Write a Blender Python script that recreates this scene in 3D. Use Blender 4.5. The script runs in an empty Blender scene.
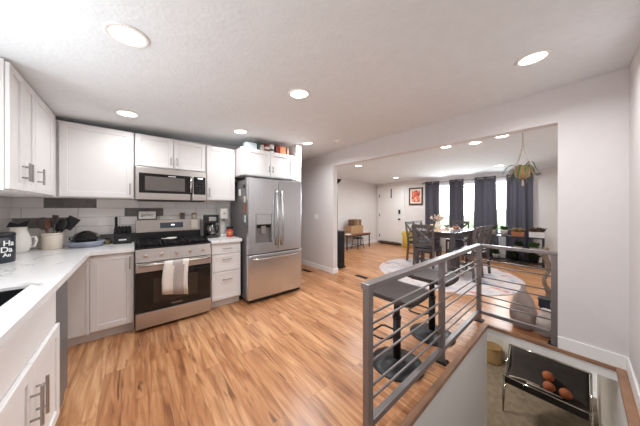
import bpy, bmesh, math, random
from mathutils import Vector, Matrix
random.seed(7)
PI = math.pi
S = bpy.context.scene
C = S.collection

# ------------------------------------------------------------------ camera
cam = bpy.data.objects.new('camera', bpy.data.cameras.new('camera'))
C.objects.link(cam)
cam.location = (0, 0, 1.36)
cam.rotation_euler = (PI / 2, 0, -math.radians(40.15))
cam.data.sensor_width = 36
cam.data.lens = 36 * 219.3 / 640
cam.data.shift_y = -4.6 / 640
cam.data.clip_start = 0.02
S.camera = cam
# ------------------------------------------------------------------ view / world / daylight
S.view_settings.view_transform = 'Standard'
S.view_settings.look = 'None'
S.view_settings.gamma = 1
S.view_settings.use_curve_mapping = False
S.view_settings.exposure = 0.37
S.cycles.use_denoising = True
S.cycles.max_bounces = 10
S.cycles.diffuse_bounces = 6
S.cycles.glossy_bounces = 4
S.cycles.sample_clamp_indirect = 6
W = bpy.data.worlds.new('daylight')
S.world = W
W.use_nodes = True
_bg = W.node_tree.nodes['Background']
_bg.inputs[0].default_value = (0.93, 0.97, 1.0, 1)
_bg.inputs[1].default_value = 3.4


def area(name, loc, rot, sx, sy, power, col=(1, 1, 1), shape='RECTANGLE', spread=180):
    d = bpy.data.lights.new(name, 'AREA')
    d.shape = shape
    d.size = sx
    if shape == 'RECTANGLE':
        d.size_y = sy
    d.energy = power
    d.color = col
    d.spread = math.radians(spread)
    o = bpy.data.objects.new(name, d)
    o.location = loc
    o.rotation_euler = rot
    C.objects.link(o)
    return o


# daylight entering by the window over the sink (left wall, beyond the frame)
area('window_daylight', (-1.03, 1.42, 1.62), (0, -PI / 2 - 0.95, 0), 1.0, 1.3, 8, (0.92, 0.965, 1.0))
# daylight entering by the wide dining window
area('window_daylight', (7.62, 2.0, 1.46), (0, PI / 2 - 0.35, 0), 1.34, 2.3, 130, (0.93, 0.97, 1.0))
# added fill light, unseen, to brighten the basement beyond the stair foot
area('basement_fill_light', (5.3, 1.9, -0.16), (0, 0, 0), 0.3, 0.3, 28, (1.0, 0.92, 0.8), 'DISK')


# ------------------------------------------------------------------ materials
def lin(v):
    v /= 255.0
    return v / 12.92 if v <= 0.04045 else ((v + 0.055) / 1.055) ** 2.4


def rgb(r, g, b):
    return (lin(r), lin(g), lin(b), 1)


MATS = {}


def mat(name, col, rough=0.5, metal=0.0, var=0.06, vscale=12.0, stretch=(1, 1, 1), bump=0.0, bscale=60.0,
        emit=None, estr=0.0, spec=0.5, trans=0.0, alpha=1.0, coat=0.0):
    m = bpy.data.materials.new(name)
    m.use_nodes = True
    nt = m.node_tree
    b = nt.nodes['Principled BSDF']
    tc = nt.nodes.new('ShaderNodeTexCoord')
    mp = nt.nodes.new('ShaderNodeMapping')
    mp.inputs['Scale'].default_value = stretch
    nt.links.new(tc.outputs['Object'], mp.inputs['Vector'])
    ns = nt.nodes.new('ShaderNodeTexNoise')
    ns.inputs['Scale'].default_value = vscale
    ns.inputs['Detail'].default_value = 4
    nt.links.new(mp.outputs[0], ns.inputs['Vector'])
    rp = nt.nodes.new('ShaderNodeValToRGB')
    c = col
    rp.color_ramp.elements[0].position = 0.3
    rp.color_ramp.elements[1].position = 0.7
    rp.color_ramp.elements[0].color = tuple(max(0, x * (1 - var)) for x in c[:3]) + (1,)
    rp.color_ramp.elements[1].color = tuple(min(1, x * (1 + var)) for x in c[:3]) + (1,)
    nt.links.new(ns.outputs['Fac'], rp.inputs[0])
    nt.links.new(rp.outputs[0], b.inputs['Base Color'])
    b.inputs['Roughness'].default_value = rough
    b.inputs['Metallic'].default_value = metal
    b.inputs['Specular IOR Level'].default_value = spec
    b.inputs['Transmission Weight'].default_value = trans
    b.inputs['Alpha'].default_value = alpha
    b.inputs['Coat Weight'].default_value = coat
    if emit:
        b.inputs['Emission Color'].default_value = emit
        b.inputs['Emission Strength'].default_value = estr
    if bump:
        n2 = nt.nodes.new('ShaderNodeTexNoise')
        n2.inputs['Scale'].default_value = bscale
        n2.inputs['Detail'].default_value = 3
        nt.links.new(mp.outputs[0], n2.inputs['Vector'])
        bp = nt.nodes.new('ShaderNodeBump')
        bp.inputs['Strength'].default_value = bump
        bp.inputs['Distance'].default_value = 0.01
        nt.links.new(n2.outputs['Fac'], bp.inputs['Height'])
        nt.links.new(bp.outputs[0], b.inputs['Normal'])
    MATS[name] = m
    return m


WALL = mat('wall_paint', rgb(218, 213, 212), 0.7, var=0.015, bump=0.08, bscale=120)
WHITEWALL = mat('white_wall_paint', rgb(226, 223, 220), 0.7, var=0.012, bump=0.06, bscale=120)
CEIL = mat('ceiling_paint', rgb(230, 235, 238), 0.85, var=0.02, bump=0.32, bscale=42)
TRIM = mat('trim_paint', rgb(238, 236, 234), 0.4, var=0.01)
CAB = mat('cabinet_paint', rgb(228, 226, 225), 0.38, var=0.01)
CABIN = mat('cabinet_side_paint', rgb(222, 220, 218), 0.5, var=0.01)
STEEL = mat('brushed_steel', rgb(206, 208, 211), 0.25, 0.95, var=0.1, vscale=3, stretch=(60, 60, 1))
STEELH = mat('brushed_steel_level', rgb(196, 190, 185), 0.32, 0.95, var=0.08, vscale=3, stretch=(1, 1, 60))
DSTEEL = mat('grey_appliance_side', rgb(128, 126, 127), 0.45, 0.5, var=0.05)
NICKEL = mat('nickel_bar', rgb(170, 166, 162), 0.35, 0.9, var=0.04)
BLACKG = mat('black_glass', rgb(18, 18, 20), 0.08, var=0.1)
BLACKP = mat('black_plastic', rgb(26, 26, 28), 0.4, var=0.1)
BLACKM = mat('black_metal', rgb(32, 31, 33), 0.42, 0.3, var=0.08)
CASTI = mat('cast_iron', rgb(24, 24, 25), 0.55, 0.2, var=0.15, bump=0.2)
GREYRAIL = mat('grey_rail_metal', rgb(136, 129, 128), 0.38, 0.6, var=0.06)
DWOOD = mat('dark_grey_wood', rgb(88, 80, 79), 0.42, var=0.18, vscale=5, stretch=(6, 6, 1), bump=0.1)
TABLEW = mat('charcoal_table_top', rgb(84, 80, 84), 0.25, var=0.15, vscale=5, stretch=(1, 8, 6))
DSEAT = mat('black_seat_leather', rgb(34, 35, 42), 0.28, var=0.1, bump=0.1, bscale=150)
SEATW = mat('dark_walnut_seat', rgb(62, 52, 49), 0.55, var=0.25, vscale=6, stretch=(1, 10, 4), spec=.25)
CURT = mat('curtain_cloth', rgb(86, 85, 96), 0.85, var=0.08, vscale=80, bump=0.15, bscale=300)
WHITEC = mat('white_ceramic', rgb(236, 232, 226), 0.25, var=0.02)
CREAM = mat('cream_ceramic', rgb(226, 214, 200), 0.35, var=0.05)
TAUPE = mat('taupe_clay', rgb(160, 145, 138), 0.6, var=0.14, vscale=8, bump=0.2, bscale=30)
PALECLAY = mat('pale_clay', rgb(200, 188, 180), 0.6, var=0.1, vscale=14, bump=0.15, bscale=40)
LEAF = mat('leaf_green', rgb(66, 98, 52), 0.5, var=0.3, vscale=20)
LEAFD = mat('dark_leaf_green', rgb(42, 62, 38), 0.5, var=0.3, vscale=20)
LEAFY = mat('dry_leaf', rgb(140, 120, 78), 0.6, var=0.3, vscale=20)
LEAFP = mat('dusky_leaf', rgb(104, 88, 74), 0.6, var=0.3, vscale=20)
TERRA = mat('terracotta', rgb(172, 112, 78), 0.7, var=0.12)
BASK = mat('woven_cane', rgb(172, 142, 98), 0.75, var=0.3, vscale=40, stretch=(1, 1, 4), bump=0.5, bscale=90)
BROWNW = mat('brown_wood', rgb(128, 84, 60), 0.5, var=0.2, vscale=6, stretch=(1, 8, 8))
CARD = mat('tan_cardboard', rgb(186, 150, 112), 0.8, var=0.08)
CARDD = mat('brown_cardboard', rgb(122, 92, 70), 0.8, var=0.1)
PAPER = mat('white_paper', rgb(235, 232, 228), 0.8, var=0.03)
NOSE = mat('nosing_wood', rgb(150, 112, 86), 0.4, var=0.2, vscale=6, stretch=(1, 1, 1))
ROPE = mat('cotton_rope', rgb(186, 176, 164), 0.85, var=0.1)
YELLOW = mat('yellow_cloth', rgb(214, 178, 66), 0.8, var=0.1)
RED = mat('red_label', rgb(186, 60, 48), 0.5, var=0.12)
REDD = mat('dark_red_paint', rgb(134, 44, 42), 0.5, var=0.15)
ORANGE = mat('orange_paint', rgb(206, 130, 84), 0.6, var=0.12)
GREENB = mat('green_cover', rgb(64, 96, 84), 0.5, var=0.1)
BLUEC = mat('blue_grey_ceramic', rgb(146, 152, 168), 0.35, var=0.25, vscale=9)
PALEBLUE = mat('pale_blue_board', rgb(198, 212, 214), 0.5, var=0.06)
ORANGEB = mat('burnt_orange_ball', rgb(172, 98, 62), 0.6, var=0.15, bump=0.2)
SLING = mat('black_canvas', rgb(52, 47, 46), 0.75, var=0.15, bump=0.15)
CHROME = mat('chrome_tube', rgb(200, 198, 196), 0.15, 1.0, var=0.03)
CARPET = mat('basement_carpet_pile', rgb(140, 126, 110), 0.95, var=0.22, vscale=9, bump=0.6, bscale=180)
GROUT = mat('grout', rgb(150, 146, 143), 0.8, var=0.05)
TILE = mat('white_glazed_tile', rgb(240, 237, 234), 0.18, var=0.03, vscale=3)
TILEG = mat('grey_slate_tile', rgb(112, 108, 107), 0.35, var=0.18, vscale=18)
INK = mat('dark_lettering', rgb(60, 44, 44), 0.7, var=0.05)
WHITEINK = mat('white_lettering', rgb(240, 240, 238), 0.7, var=0.02)
SCREEN = mat('control_display', rgb(40, 44, 50), 0.15, var=0.1, emit=(0.6, 0.8, 1, 1), estr=0.03)
DIGIT = mat('lit_digits', rgb(220, 230, 235), 0.3, var=0.02, emit=(0.8, 0.95, 1, 1), estr=1.5)
LAMPD = mat('lamp_diffuser', rgb(250, 248, 240), 0.5, var=0.01, emit=(1, 0.97, 0.92, 1), estr=5.0)
SINKM = mat('dark_sink_steel', rgb(74, 74, 78), 0.3, 0.8, var=0.08)
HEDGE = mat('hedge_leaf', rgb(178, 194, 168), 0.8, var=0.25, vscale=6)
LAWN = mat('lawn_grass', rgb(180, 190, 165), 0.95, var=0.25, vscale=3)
TRUNKM = mat('tree_bark', rgb(126, 110, 96), 0.9, var=0.2)
ROCKW = mat('white_planter_paint', rgb(226, 224, 222), 0.5, var=0.03)
TOWELG = mat('grey_towel_stripe', rgb(174, 166, 161), 0.95, var=0.1, vscale=90, bump=0.3, bscale=250)
TOWELW = mat('white_towel_cloth', rgb(226, 220, 212), 0.95, var=0.04, vscale=90, bump=0.3, bscale=250)
CANDLE = mat('yellow_candle_wax', rgb(232, 204, 150), 0.5, var=0.05)
BROWNS = mat('brown_stuffed_cloth', rgb(84, 62, 48), 0.9, var=0.4, vscale=18)
GLASSJ = mat('olive_glass', rgb(150, 140, 100), 0.1, var=0.1)


def node_mat(name):
    m = bpy.data.materials.new(name)
    m.use_nodes = True
    return m, m.node_tree, m.node_tree.nodes['Principled BSDF']


def N(nt, t, **kw):
    n = nt.nodes.new(t)
    for k, v in kw.items():
        n.inputs[k].default_value = v
    return n


def ramp(nt, stops):
    r = nt.nodes.new('ShaderNodeValToRGB')
    e = r.color_ramp.elements
    while len(e) < len(stops):
        e.new(0.5)
    for i, (p, c) in enumerate(stops):
        e[i].position = p
        e[i].color = c
    return r


def wood_floor():
    m, nt, b = node_mat('hickory_plank_floor')
    L = nt.links.new
    tc = N(nt, 'ShaderNodeTexCoord')
    sp = N(nt, 'ShaderNodeSeparateXYZ')
    L(tc.outputs['Object'], sp.inputs[0])
    cb = N(nt, 'ShaderNodeCombineXYZ')
    L(sp.outputs['Y'], cb.inputs['X'])
    L(sp.outputs['X'], cb.inputs['Y'])
    br = nt.nodes.new('ShaderNodeTexBrick')
    br.offset = 0.37
    br.inputs['Color1'].default_value = (0, 0, 0, 1)
    br.inputs['Color2'].default_value = (1, 1, 1, 1)
    br.inputs['Mortar'].default_value = (0.5, 0.5, 0.5, 1)
    br.inputs['Scale'].default_value = 1
    br.inputs['Mortar Size'].default_value = 0.001
    br.inputs['Brick Width'].default_value = 1.25
    br.inputs['Row Height'].default_value = 0.19
    L(cb.outputs[0], br.inputs['Vector'])
    # grain: noise stretched along the plank, shifted per plank
    mp = N(nt, 'ShaderNodeMapping')
    mp.inputs['Scale'].default_value = (1.5, 16, 1)
    L(cb.outputs[0], mp.inputs['Vector'])
    mul = nt.nodes.new('ShaderNodeMath')
    mul.operation = 'MULTIPLY'
    mul.inputs[1].default_value = 37
    L(br.outputs['Color'], mul.inputs[0])
    n1 = nt.nodes.new('ShaderNodeTexNoise')
    n1.noise_dimensions = '4D'
    n1.inputs['Scale'].default_value = 1
    n1.inputs['Detail'].default_value = 6
    n1.inputs['Distortion'].default_value = 1.4
    L(mp.outputs[0], n1.inputs['Vector'])
    L(mul.outputs[0], n1.inputs['W'])
    g = ramp(nt, [(0.26, rgb(118, 76, 50)), (0.40, rgb(178, 125, 86)), (0.53, rgb(202, 150, 108)), (0.72, rgb(222, 177, 134))])
    L(n1.outputs['Fac'], g.inputs[0])
    # dark mineral streaks
    mp2 = N(nt, 'ShaderNodeMapping')
    mp2.inputs['Scale'].default_value = (0.8, 8, 1)
    L(cb.outputs[0], mp2.inputs['Vector'])
    n2 = nt.nodes.new('ShaderNodeTexNoise')
    n2.noise_dimensions = '4D'
    n2.inputs['Scale'].default_value = 1.6
    n2.inputs['Detail'].default_value = 5
    n2.inputs['Distortion'].default_value = 2.2
    L(mp2.outputs[0], n2.inputs['Vector'])
    L(mul.outputs[0], n2.inputs['W'])
    st = ramp(nt, [(0.62, (0, 0, 0, 1)), (0.70, (1, 1, 1, 1))])
    L(n2.outputs['Fac'], st.inputs[0])
    mx = nt.nodes.new('ShaderNodeMixRGB')
    mx.inputs['Color2'].default_value = rgb(98, 60, 38)
    sc_ = nt.nodes.new('ShaderNodeMath')
    sc_.operation = 'MULTIPLY'
    sc_.inputs[1].default_value = 0.75
    L(st.outputs[0], sc_.inputs[0])
    L(sc_.outputs[0], mx.inputs['Fac'])
    # growth lines that follow the figure of the grain
    mp3 = N(nt, 'ShaderNodeMapping')
    mp3.inputs['Scale'].default_value = (0.55, 7.5, 1)
    L(cb.outputs[0], mp3.inputs['Vector'])
    n3 = nt.nodes.new('ShaderNodeTexNoise')
    n3.noise_dimensions = '4D'
    n3.inputs['Scale'].default_value = 1.0
    n3.inputs['Detail'].default_value = 3
    n3.inputs['Distortion'].default_value = 0.6
    L(mp3.outputs[0], n3.inputs['Vector'])
    L(mul.outputs[0], n3.inputs['W'])
    k1 = nt.nodes.new('ShaderNodeMath')
    k1.operation = 'MULTIPLY'
    k1.inputs[1].default_value = 38
    L(n3.outputs['Fac'], k1.inputs[0])
    k2 = nt.nodes.new('ShaderNodeMath')
    k2.operation = 'SINE'
    L(k1.outputs[0], k2.inputs[0])
    gl = ramp(nt, [(0.55, (0, 0, 0, 1)), (0.98, (0.36, 0.36, 0.36, 1))])
    L(k2.outputs[0], gl.inputs[0])
    mg = nt.nodes.new('ShaderNodeMixRGB')
    mg.inputs['Color2'].default_value = rgb(128, 80, 50)
    L(gl.outputs[0], mg.inputs['Fac'])
    L(g.outputs[0], mg.inputs['Color1'])
    L(mg.outputs[0], mx.inputs['Color1'])
    # plank to plank tone
    tone = ramp(nt, [(0.0, rgb(228, 216, 204)), (0.5, rgb(242, 236, 230)), (1.0, rgb(255, 255, 252))])
    L(br.outputs['Color'], tone.inputs[0])
    m2 = nt.nodes.new('ShaderNodeMixRGB')
    m2.blend_type = 'MULTIPLY'
    m2.inputs['Fac'].default_value = 1
    L(mx.outputs[0], m2.inputs['Color1'])
    L(tone.outputs[0], m2.inputs['Color2'])
    m3 = nt.nodes.new('ShaderNodeMixRGB')
    m3.inputs['Color2'].default_value = rgb(150, 100, 66)
    L(br.outputs['Fac'], m3.inputs['Fac'])
    L(m2.outputs[0], m3.inputs['Color1'])
    L(m3.outputs[0], b.inputs['Base Color'])
    b.inputs['Roughness'].default_value = 0.3
    b.inputs['Specular IOR Level'].default_value = 0.5
    return m


FLOORM = wood_floor()


def marble():
    m, nt, b = node_mat('white_veined_quartz')
    L = nt.links.new
    tc = N(nt, 'ShaderNodeTexCoord')
    mp = N(nt, 'ShaderNodeMapping')
    mp.inputs['Rotation'].default_value = (0, 0, 0.5)
    mp.inputs['Location'].default_value = (0.35, 0.1, 0)
    L(tc.outputs['Object'], mp.inputs['Vector'])
    n = N(nt, 'ShaderNodeTexNoise', Scale=1.5, Detail=6, Distortion=1.4)
    L(mp.outputs[0], n.inputs['Vector'])
    r = ramp(nt, [(0.468, (0, 0, 0, 1)), (0.50, (1, 1, 1, 1)), (0.532, (0, 0, 0, 1))])
    r.color_ramp.elements[0].position = 0.482
    r.color_ramp.elements[2].position = 0.516
    L(n.outputs['Fac'], r.inputs[0])
    n2 = N(nt, 'ShaderNodeTexNoise', Scale=3.0, Detail=3)
    L(mp.outputs[0], n2.inputs['Vector'])
    r2 = ramp(nt, [(0.45, (0, 0, 0, 1)), (0.62, (0.65, 0.65, 0.65, 1))])
    L(n2.outputs['Fac'], r2.inputs[0])
    mu = nt.nodes.new('ShaderNodeMath')
    mu.operation = 'MULTIPLY'
    L(r.outputs[0], mu.inputs[0])
    L(r2.outputs[0], mu.inputs[1])
    mx = nt.nodes.new('ShaderNodeMixRGB')
    mx.inputs['Color1'].default_value = rgb(234, 233, 233)
    mx.inputs['Color2'].default_value = rgb(140, 134, 132)
    L(mu.outputs[0], mx.inputs['Fac'])
    L(mx.outputs[0], b.inputs['Base Color'])
    b.inputs['Roughness'].default_value = 0.22
    return m


MARBLE = marble()


def rug_mat():
    m, nt, b = node_mat('printed_rug_pile')
    L = nt.links.new
    tc = N(nt, 'ShaderNodeTexCoord')
    n = N(nt, 'ShaderNodeTexNoise', Scale=2.6, Detail=5, Distortion=1.0)
    L(tc.outputs['Object'], n.inputs['Vector'])
    r = ramp(nt, [(0.30, rgb(128, 138, 164)), (0.42, rgb(186, 180, 184)), (0.55, rgb(206, 198, 194)), (0.64, rgb(196, 156, 148)), (0.74, rgb(172, 96, 92))])
    L(n.outputs['Fac'], r.inputs[0])
    L(r.outputs[0], b.inputs['Base Color'])
    b.inputs['Roughness'].default_value = 0.95
    return m


RUGM = rug_mat()


def runner_mat():
    m, nt, b = node_mat('patterned_runner_cloth')
    L = nt.links.new
    tc = N(nt, 'ShaderNodeTexCoord')
    w = N(nt, 'ShaderNodeTexWave', Scale=9.0, Distortion=1.0)
    L(tc.outputs['Object'], w.inputs['Vector'])
    r = ramp(nt, [(0.3, rgb(160, 92, 74)), (0.5, rgb(214, 186, 160)), (0.8, rgb(232, 220, 208))])
    L(w.outputs['Color'], r.inputs[0])
    L(r.outputs[0], b.inputs['Base Color'])
    b.inputs['Roughness'].default_value = 0.9
    return m


RUNM = runner_mat()


def glass_mat():
    m = bpy.data.materials.new('window_glass')
    m.use_nodes = True
    nt = m.node_tree
    for n in list(nt.nodes):
        nt.nodes.remove(n)
    o = nt.nodes.new('ShaderNodeOutputMaterial')
    t = nt.nodes.new('ShaderNodeBsdfTransparent')
    g = nt.nodes.new('ShaderNodeBsdfGlossy')
    g.inputs['Roughness'].default_value = 0.02
    mx = nt.nodes.new('ShaderNodeMixShader')
    fr = nt.nodes.new('ShaderNodeLayerWeight')
    fr.inputs['Blend'].default_value = 0.12
    nt.links.new(fr.outputs['Fresnel'], mx.inputs[0])
    nt.links.new(t.outputs[0], mx.inputs[1])
    nt.links.new(g.outputs[0], mx.inputs[2])
    nt.links.new(mx.outputs[0], o.inputs[0])
    return m


GLASS = glass_mat()


def art_mat():
    m, nt, b = node_mat('abstract_red_print')
    L = nt.links.new
    tc = N(nt, 'ShaderNodeTexCoord')
    n = N(nt, 'ShaderNodeTexNoise', Scale=7.0, Detail=4, Distortion=1.5)
    L(tc.outputs['Object'], n.inputs['Vector'])
    r = ramp(nt, [(0.32, rgb(92, 44, 40)), (0.44, rgb(204, 84, 72)), (0.54, rgb(222, 128, 96)), (0.64, rgb(232, 206, 176)), (0.75, rgb(120, 70, 60))])
    L(n.outputs['Fac'], r.inputs[0])
    L(r.outputs[0], b.inputs['Base Color'])
    b.inputs['Roughness'].default_value = 0.6
    return m


ARTM = art_mat()


# ------------------------------------------------------------------ mesh helpers
class MB:
    def __init__(self):
        self.bm = bmesh.new()
        self.mi = 0

    def _tag(self, faces, smooth=False):
        for f in faces:
            f.material_index = self.mi
            f.smooth = smooth

    def box(self, x0, x1, y0, y1, z0, z1, bev=0.0, seg=2, M=None):
        t = bmesh.new()
        bmesh.ops.create_cube(t, size=1)
        bmesh.ops.scale(t, vec=(abs(x1 - x0), abs(y1 - y0), abs(z1 - z0)), verts=t.verts)
        if bev > 0:
            bev = min(bev, 0.45 * min(abs(x1 - x0), abs(y1 - y0), abs(z1 - z0)))
            bmesh.ops.bevel(t, geom=list(t.edges), offset=bev, segments=seg, affect='EDGES', profile=0.5)
        bmesh.ops.translate(t, vec=((x0 + x1) / 2, (y0 + y1) / 2, (z0 + z1) / 2), verts=t.verts)
        if M is not None:
            bmesh.ops.transform(t, matrix=M, verts=t.verts)
        self._merge(t, smooth=False)
        return self

    def _merge(self, t, smooth):
        vm = {}
        for v in t.verts:
            vm[v] = self.bm.verts.new(v.co)
        for f in t.faces:
            try:
                nf = self.bm.faces.new([vm[v] for v in f.verts])
                nf.material_index = self.mi
                nf.smooth = smooth
            except ValueError:
                pass
        t.free()

    def bar(self, p0, p1, w, h=None, bev=0.0):
        """square bar between two points, w across, h in height"""
        h = h or w
        p0, p1 = Vector(p0), Vector(p1)
        d = p1 - p0
        L = d.length
        q = d.to_track_quat('X', 'Z').to_matrix().to_4x4()
        M = Matrix.Translation((p0 + p1) / 2) @ q
        return self.box(-L / 2, L / 2, -w / 2, w / 2, -h / 2, h / 2, bev, M=M)

    def cyl(self, p0, p1, r, r2=None, seg=16, smooth=True):
        r2 = r if r2 is None else r2
        p0, p1 = Vector(p0), Vector(p1)
        d = p1 - p0
        q = d.to_track_quat('Z', 'Y').to_matrix()
        a, b = [], []
        for i in range(seg):
            an = 2 * PI * i / seg
            e = Vector((math.cos(an), math.sin(an), 0))
            a.append(self.bm.verts.new(p0 + q @ (e * r)))
            b.append(self.bm.verts.new(p1 + q @ (e * r2)))
        fs = []
        for i in range(seg):
            j = (i + 1) % seg
            f = self.bm.faces.new((a[i], a[j], b[j], b[i]))
            f.smooth = smooth
            f.material_index = self.mi
        self._tag([self.bm.faces.new(list(reversed(a))), self.bm.faces.new(b)])
        return self

    def tube(self, pts, r, seg=8, closed=False, taper=None):
        pts = [Vector(p) for p in pts]
        rings = []
        n = len(pts)
        for k, p in enumerate(pts):
            if closed:
                d = pts[(k + 1) % n] - pts[k - 1]
            elif k == 0:
                d = pts[1] - p
            elif k == n - 1:
                d = p - pts[-2]
            else:
                d = (pts[k + 1] - pts[k - 1])
            q = d.to_track_quat('Z', 'Y').to_matrix()
            rr = r * (taper(k / (n - 1)) if taper else 1)
            rings.append([self.bm.verts.new(p + q @ Vector((math.cos(2 * PI * i / seg) * rr, math.sin(2 * PI * i / seg) * rr, 0))) for i in range(seg)])
        m = n if closed else n - 1
        for k in range(m):
            A, B = rings[k], rings[(k + 1) % n]
            # align the rings
            best = min(range(seg), key=lambda s: sum((A[i].co - B[(i + s) % seg].co).length for i in range(seg)))
            for i in range(seg):
                j = (i + 1) % seg
                f = self.bm.faces.new((A[i], A[j], B[(j + best) % seg], B[(i + best) % seg]))
                f.smooth = True
                f.material_index = self.mi
        if not closed:
            self._tag([self.bm.faces.new(list(reversed(rings[0]))), self.bm.faces.new(rings[-1])])
        return self

    def lathe(self, prof, c=(0, 0, 0), seg=28, smooth=True):
        c = Vector(c)
        rings = []
        for r, z in prof:
            if r < 1e-5:
                rings.append([self.bm.verts.new(c + Vector((0, 0, z)))])
            else:
                rings.append([self.bm.verts.new(c + Vector((r * math.cos(2 * PI * i / seg), r * math.sin(2 * PI * i / seg), z))) for i in range(seg)])
        for A, B in zip(rings, rings[1:]):
            for i in range(seg):
                j = (i + 1) % seg
                if len(A) == 1 and len(B) == 1:
                    continue
                if len(A) == 1:
                    f = self.bm.faces.new((A[0], B[j], B[i]))
                elif len(B) == 1:
                    f = self.bm.faces.new((A[i], A[j], B[0]))
                else:
                    f = self.bm.faces.new((A[i], A[j], B[j], B[i]))
                f.smooth = smooth
                f.material_index = self.mi
        return self

    def prism(self, poly, v):
        """extrude a polygon (3-D points) by the vector v"""
        v = Vector(v)
        a = [self.bm.verts.new(Vector(p)) for p in poly]
        b = [self.bm.verts.new(Vector(p) + v) for p in poly]
        n = len(a)
        fs = [self.bm.faces.new(list(reversed(a))), self.bm.faces.new(b)]
        for i in range(n):
            j = (i + 1) % n
            fs.append(self.bm.faces.new((a[i], a[j], b[j], b[i])))
        self._tag(fs)
        return self

    def sheet(self, grid, thick=0.0, smooth=True):
        """grid of 3-D points; thick gives it two sides along the local normal"""
        R, K = len(grid), len(grid[0])
        P = [[Vector(p) for p in row] for row in grid]

        def nrm(i, j):
            u = P[min(i + 1, R - 1)][j] - P[max(i - 1, 0)][j]
            w = P[i][min(j + 1, K - 1)] - P[i][max(j - 1, 0)]
            n = u.cross(w)
            return n.normalized() if n.length > 1e-9 else Vector((0, 0, 1))
        A = [[self.bm.verts.new(P[i][j] + nrm(i, j) * thick / 2) for j in range(K)] for i in range(R)]
        layers = [A]
        if thick > 0:
            layers.append([[self.bm.verts.new(P[i][j] - nrm(i, j) * thick / 2) for j in range(K)] for i in range(R)])
        for n, Lr in enumerate(layers):
            for i in range(R - 1):
                for j in range(K - 1):
                    q = (Lr[i][j], Lr[i + 1][j], Lr[i + 1][j + 1], Lr[i][j + 1])
                    f = self.bm.faces.new(q if n == 0 else tuple(reversed(q)))
                    f.smooth = smooth
                    f.material_index = self.mi
        if thick > 0:
            B = layers[1]
            rim = [(i, 0) for i in range(R)] + [(R - 1, j) for j in range(1, K)] + [(i, K - 1) for i in range(R - 2, -1, -1)] + [(0, j) for j in range(K - 2, 0, -1)]
            for a, b in zip(rim, rim[1:] + rim[:1]):
                f = self.bm.faces.new((A[a[0]][a[1]], B[a[0]][a[1]], B[b[0]][b[1]], A[b[0]][b[1]]))
                f.material_index = self.mi
        return self

    def ball(self, c, r, sx=1, sy=1, sz=1, seg=16):
        prof = []
        k = 10
        for i in range(k + 1):
            a = -PI / 2 + PI * i / k
            prof.append((abs(math.cos(a)) * r if 0 < i < k else 0, math.sin(a) * r))
        t = MB()
        t.lathe(prof, (0, 0, 0), seg)
        for v in t.bm.verts:
            v.co = Vector((v.co.x * sx, v.co.y * sy, v.co.z * sz)) + Vector(c)
        self._merge(t.bm, True)
        return self

    def leaf(self, p0, d, L, w, up=Vector((0, 0, 1)), droop=0.4, n=5):
        """a bent blade with a little thickness of fold"""
        p0, d = Vector(p0), Vector(d).normalized()
        side = d.cross(up)
        if side.length < 1e-3:
            side = Vector((1, 0, 0))
        side.normalize()
        rows = []
        p = p0.copy()
        for i in range(n + 1):
            t = i / n
            ww = w * math.sin(PI * (0.12 + 0.86 * t)) * 0.5
            rows.append([p - side * ww + Vector((0, 0, ww * .35)), p.copy(), p + side * ww + Vector((0, 0, ww * .35))])
            d = (d + Vector((0, 0, -droop / n * (1 + t)))).normalized()
            p = p + d * (L / n)
        return self.sheet(rows, 0)

    def mesh(self, name, mats):
        me = bpy.data.meshes.new(name)
        bmesh.ops.recalc_face_normals(self.bm, faces=self.bm.faces)
        self.bm.to_mesh(me)
        self.bm.free()
        for m in (mats if isinstance(mats, (list, tuple)) else [mats]):
            me.materials.append(m)
        return me

    def build(self, name, mats, parent=None, loc=(0, 0, 0), rz=0.0):
        o = bpy.data.objects.new(name, self.mesh(name, mats))
        C.objects.link(o)
        o.location = loc
        o.rotation_euler = (0, 0, rz)
        if parent is not None:
            o.parent = parent
        return o


def tag(o, label, cat, group=None):
    o['label'] = label
    o['category'] = cat
    if group:
        o['group'] = group
    return o


def thing(name, label, cat, loc=(0, 0, 0), rz=0.0, group=None):
    o = bpy.data.objects.new(name, None)
    o.empty_display_size = 0.1
    C.objects.link(o)
    o.location = loc
    o.rotation_euler = (0, 0, rz)
    return tag(o, label, cat, group)


def struct(name, mb, mats, **kw):
    o = mb.build(name, mats, **kw)
    if o.parent is None:
        o['kind'] = 'structure'
    return o


def copy_tree(o, parent=None):
    c = o.copy()
    C.objects.link(c)
    if parent is not None:
        c.parent = parent
    for ch in list(o.children):
        copy_tree(ch, c)
    return c


def dup(o, loc, rz, label, group=None):
    c = copy_tree(o)
    c.location = loc
    c.rotation_euler = (0, 0, rz)
    c['label'] = label
    if group:
        c['group'] = group
    return c


def text_mesh(name, body, size, m, parent, M, depth=0.001, align='CENTER'):
    cu = bpy.data.curves.new(name, 'FONT')
    cu.body = body
    cu.size = size
    cu.extrude = depth
    cu.align_x = align
    cu.align_y = 'CENTER'
    t = bpy.data.objects.new('tmp', cu)
    C.objects.link(t)
    bpy.context.view_layer.update()
    me = bpy.data.meshes.new_from_object(t.evaluated_get(bpy.context.evaluated_depsgraph_get()))
    bpy.data.objects.remove(t)
    me.transform(M)
    me.materials.clear()
    me.materials.append(m)
    o = bpy.data.objects.new(name, me)
    C.objects.link(o)
    if parent is not None:
        o.parent = parent
    return o


UPRIGHT = Matrix.Rotation(PI / 2, 4, 'X')          # text facing -Y

# ================================================================== THE SETTING
XL, YB, XD, YR = -0.98, 3.78, 3.15, -0.265           # left wall, kitchen back wall, divider, right wall
YH, XF, YDL, YDR = 5.6, 7.45, 5.30, -0.265           # hall end, front wall, dining left and right walls
ZB = -2.4                                            # basement floor
HX0, HX1, HY0, HY1 = 0.95, 3.14, -0.21, 0.70         # stair opening


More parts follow.
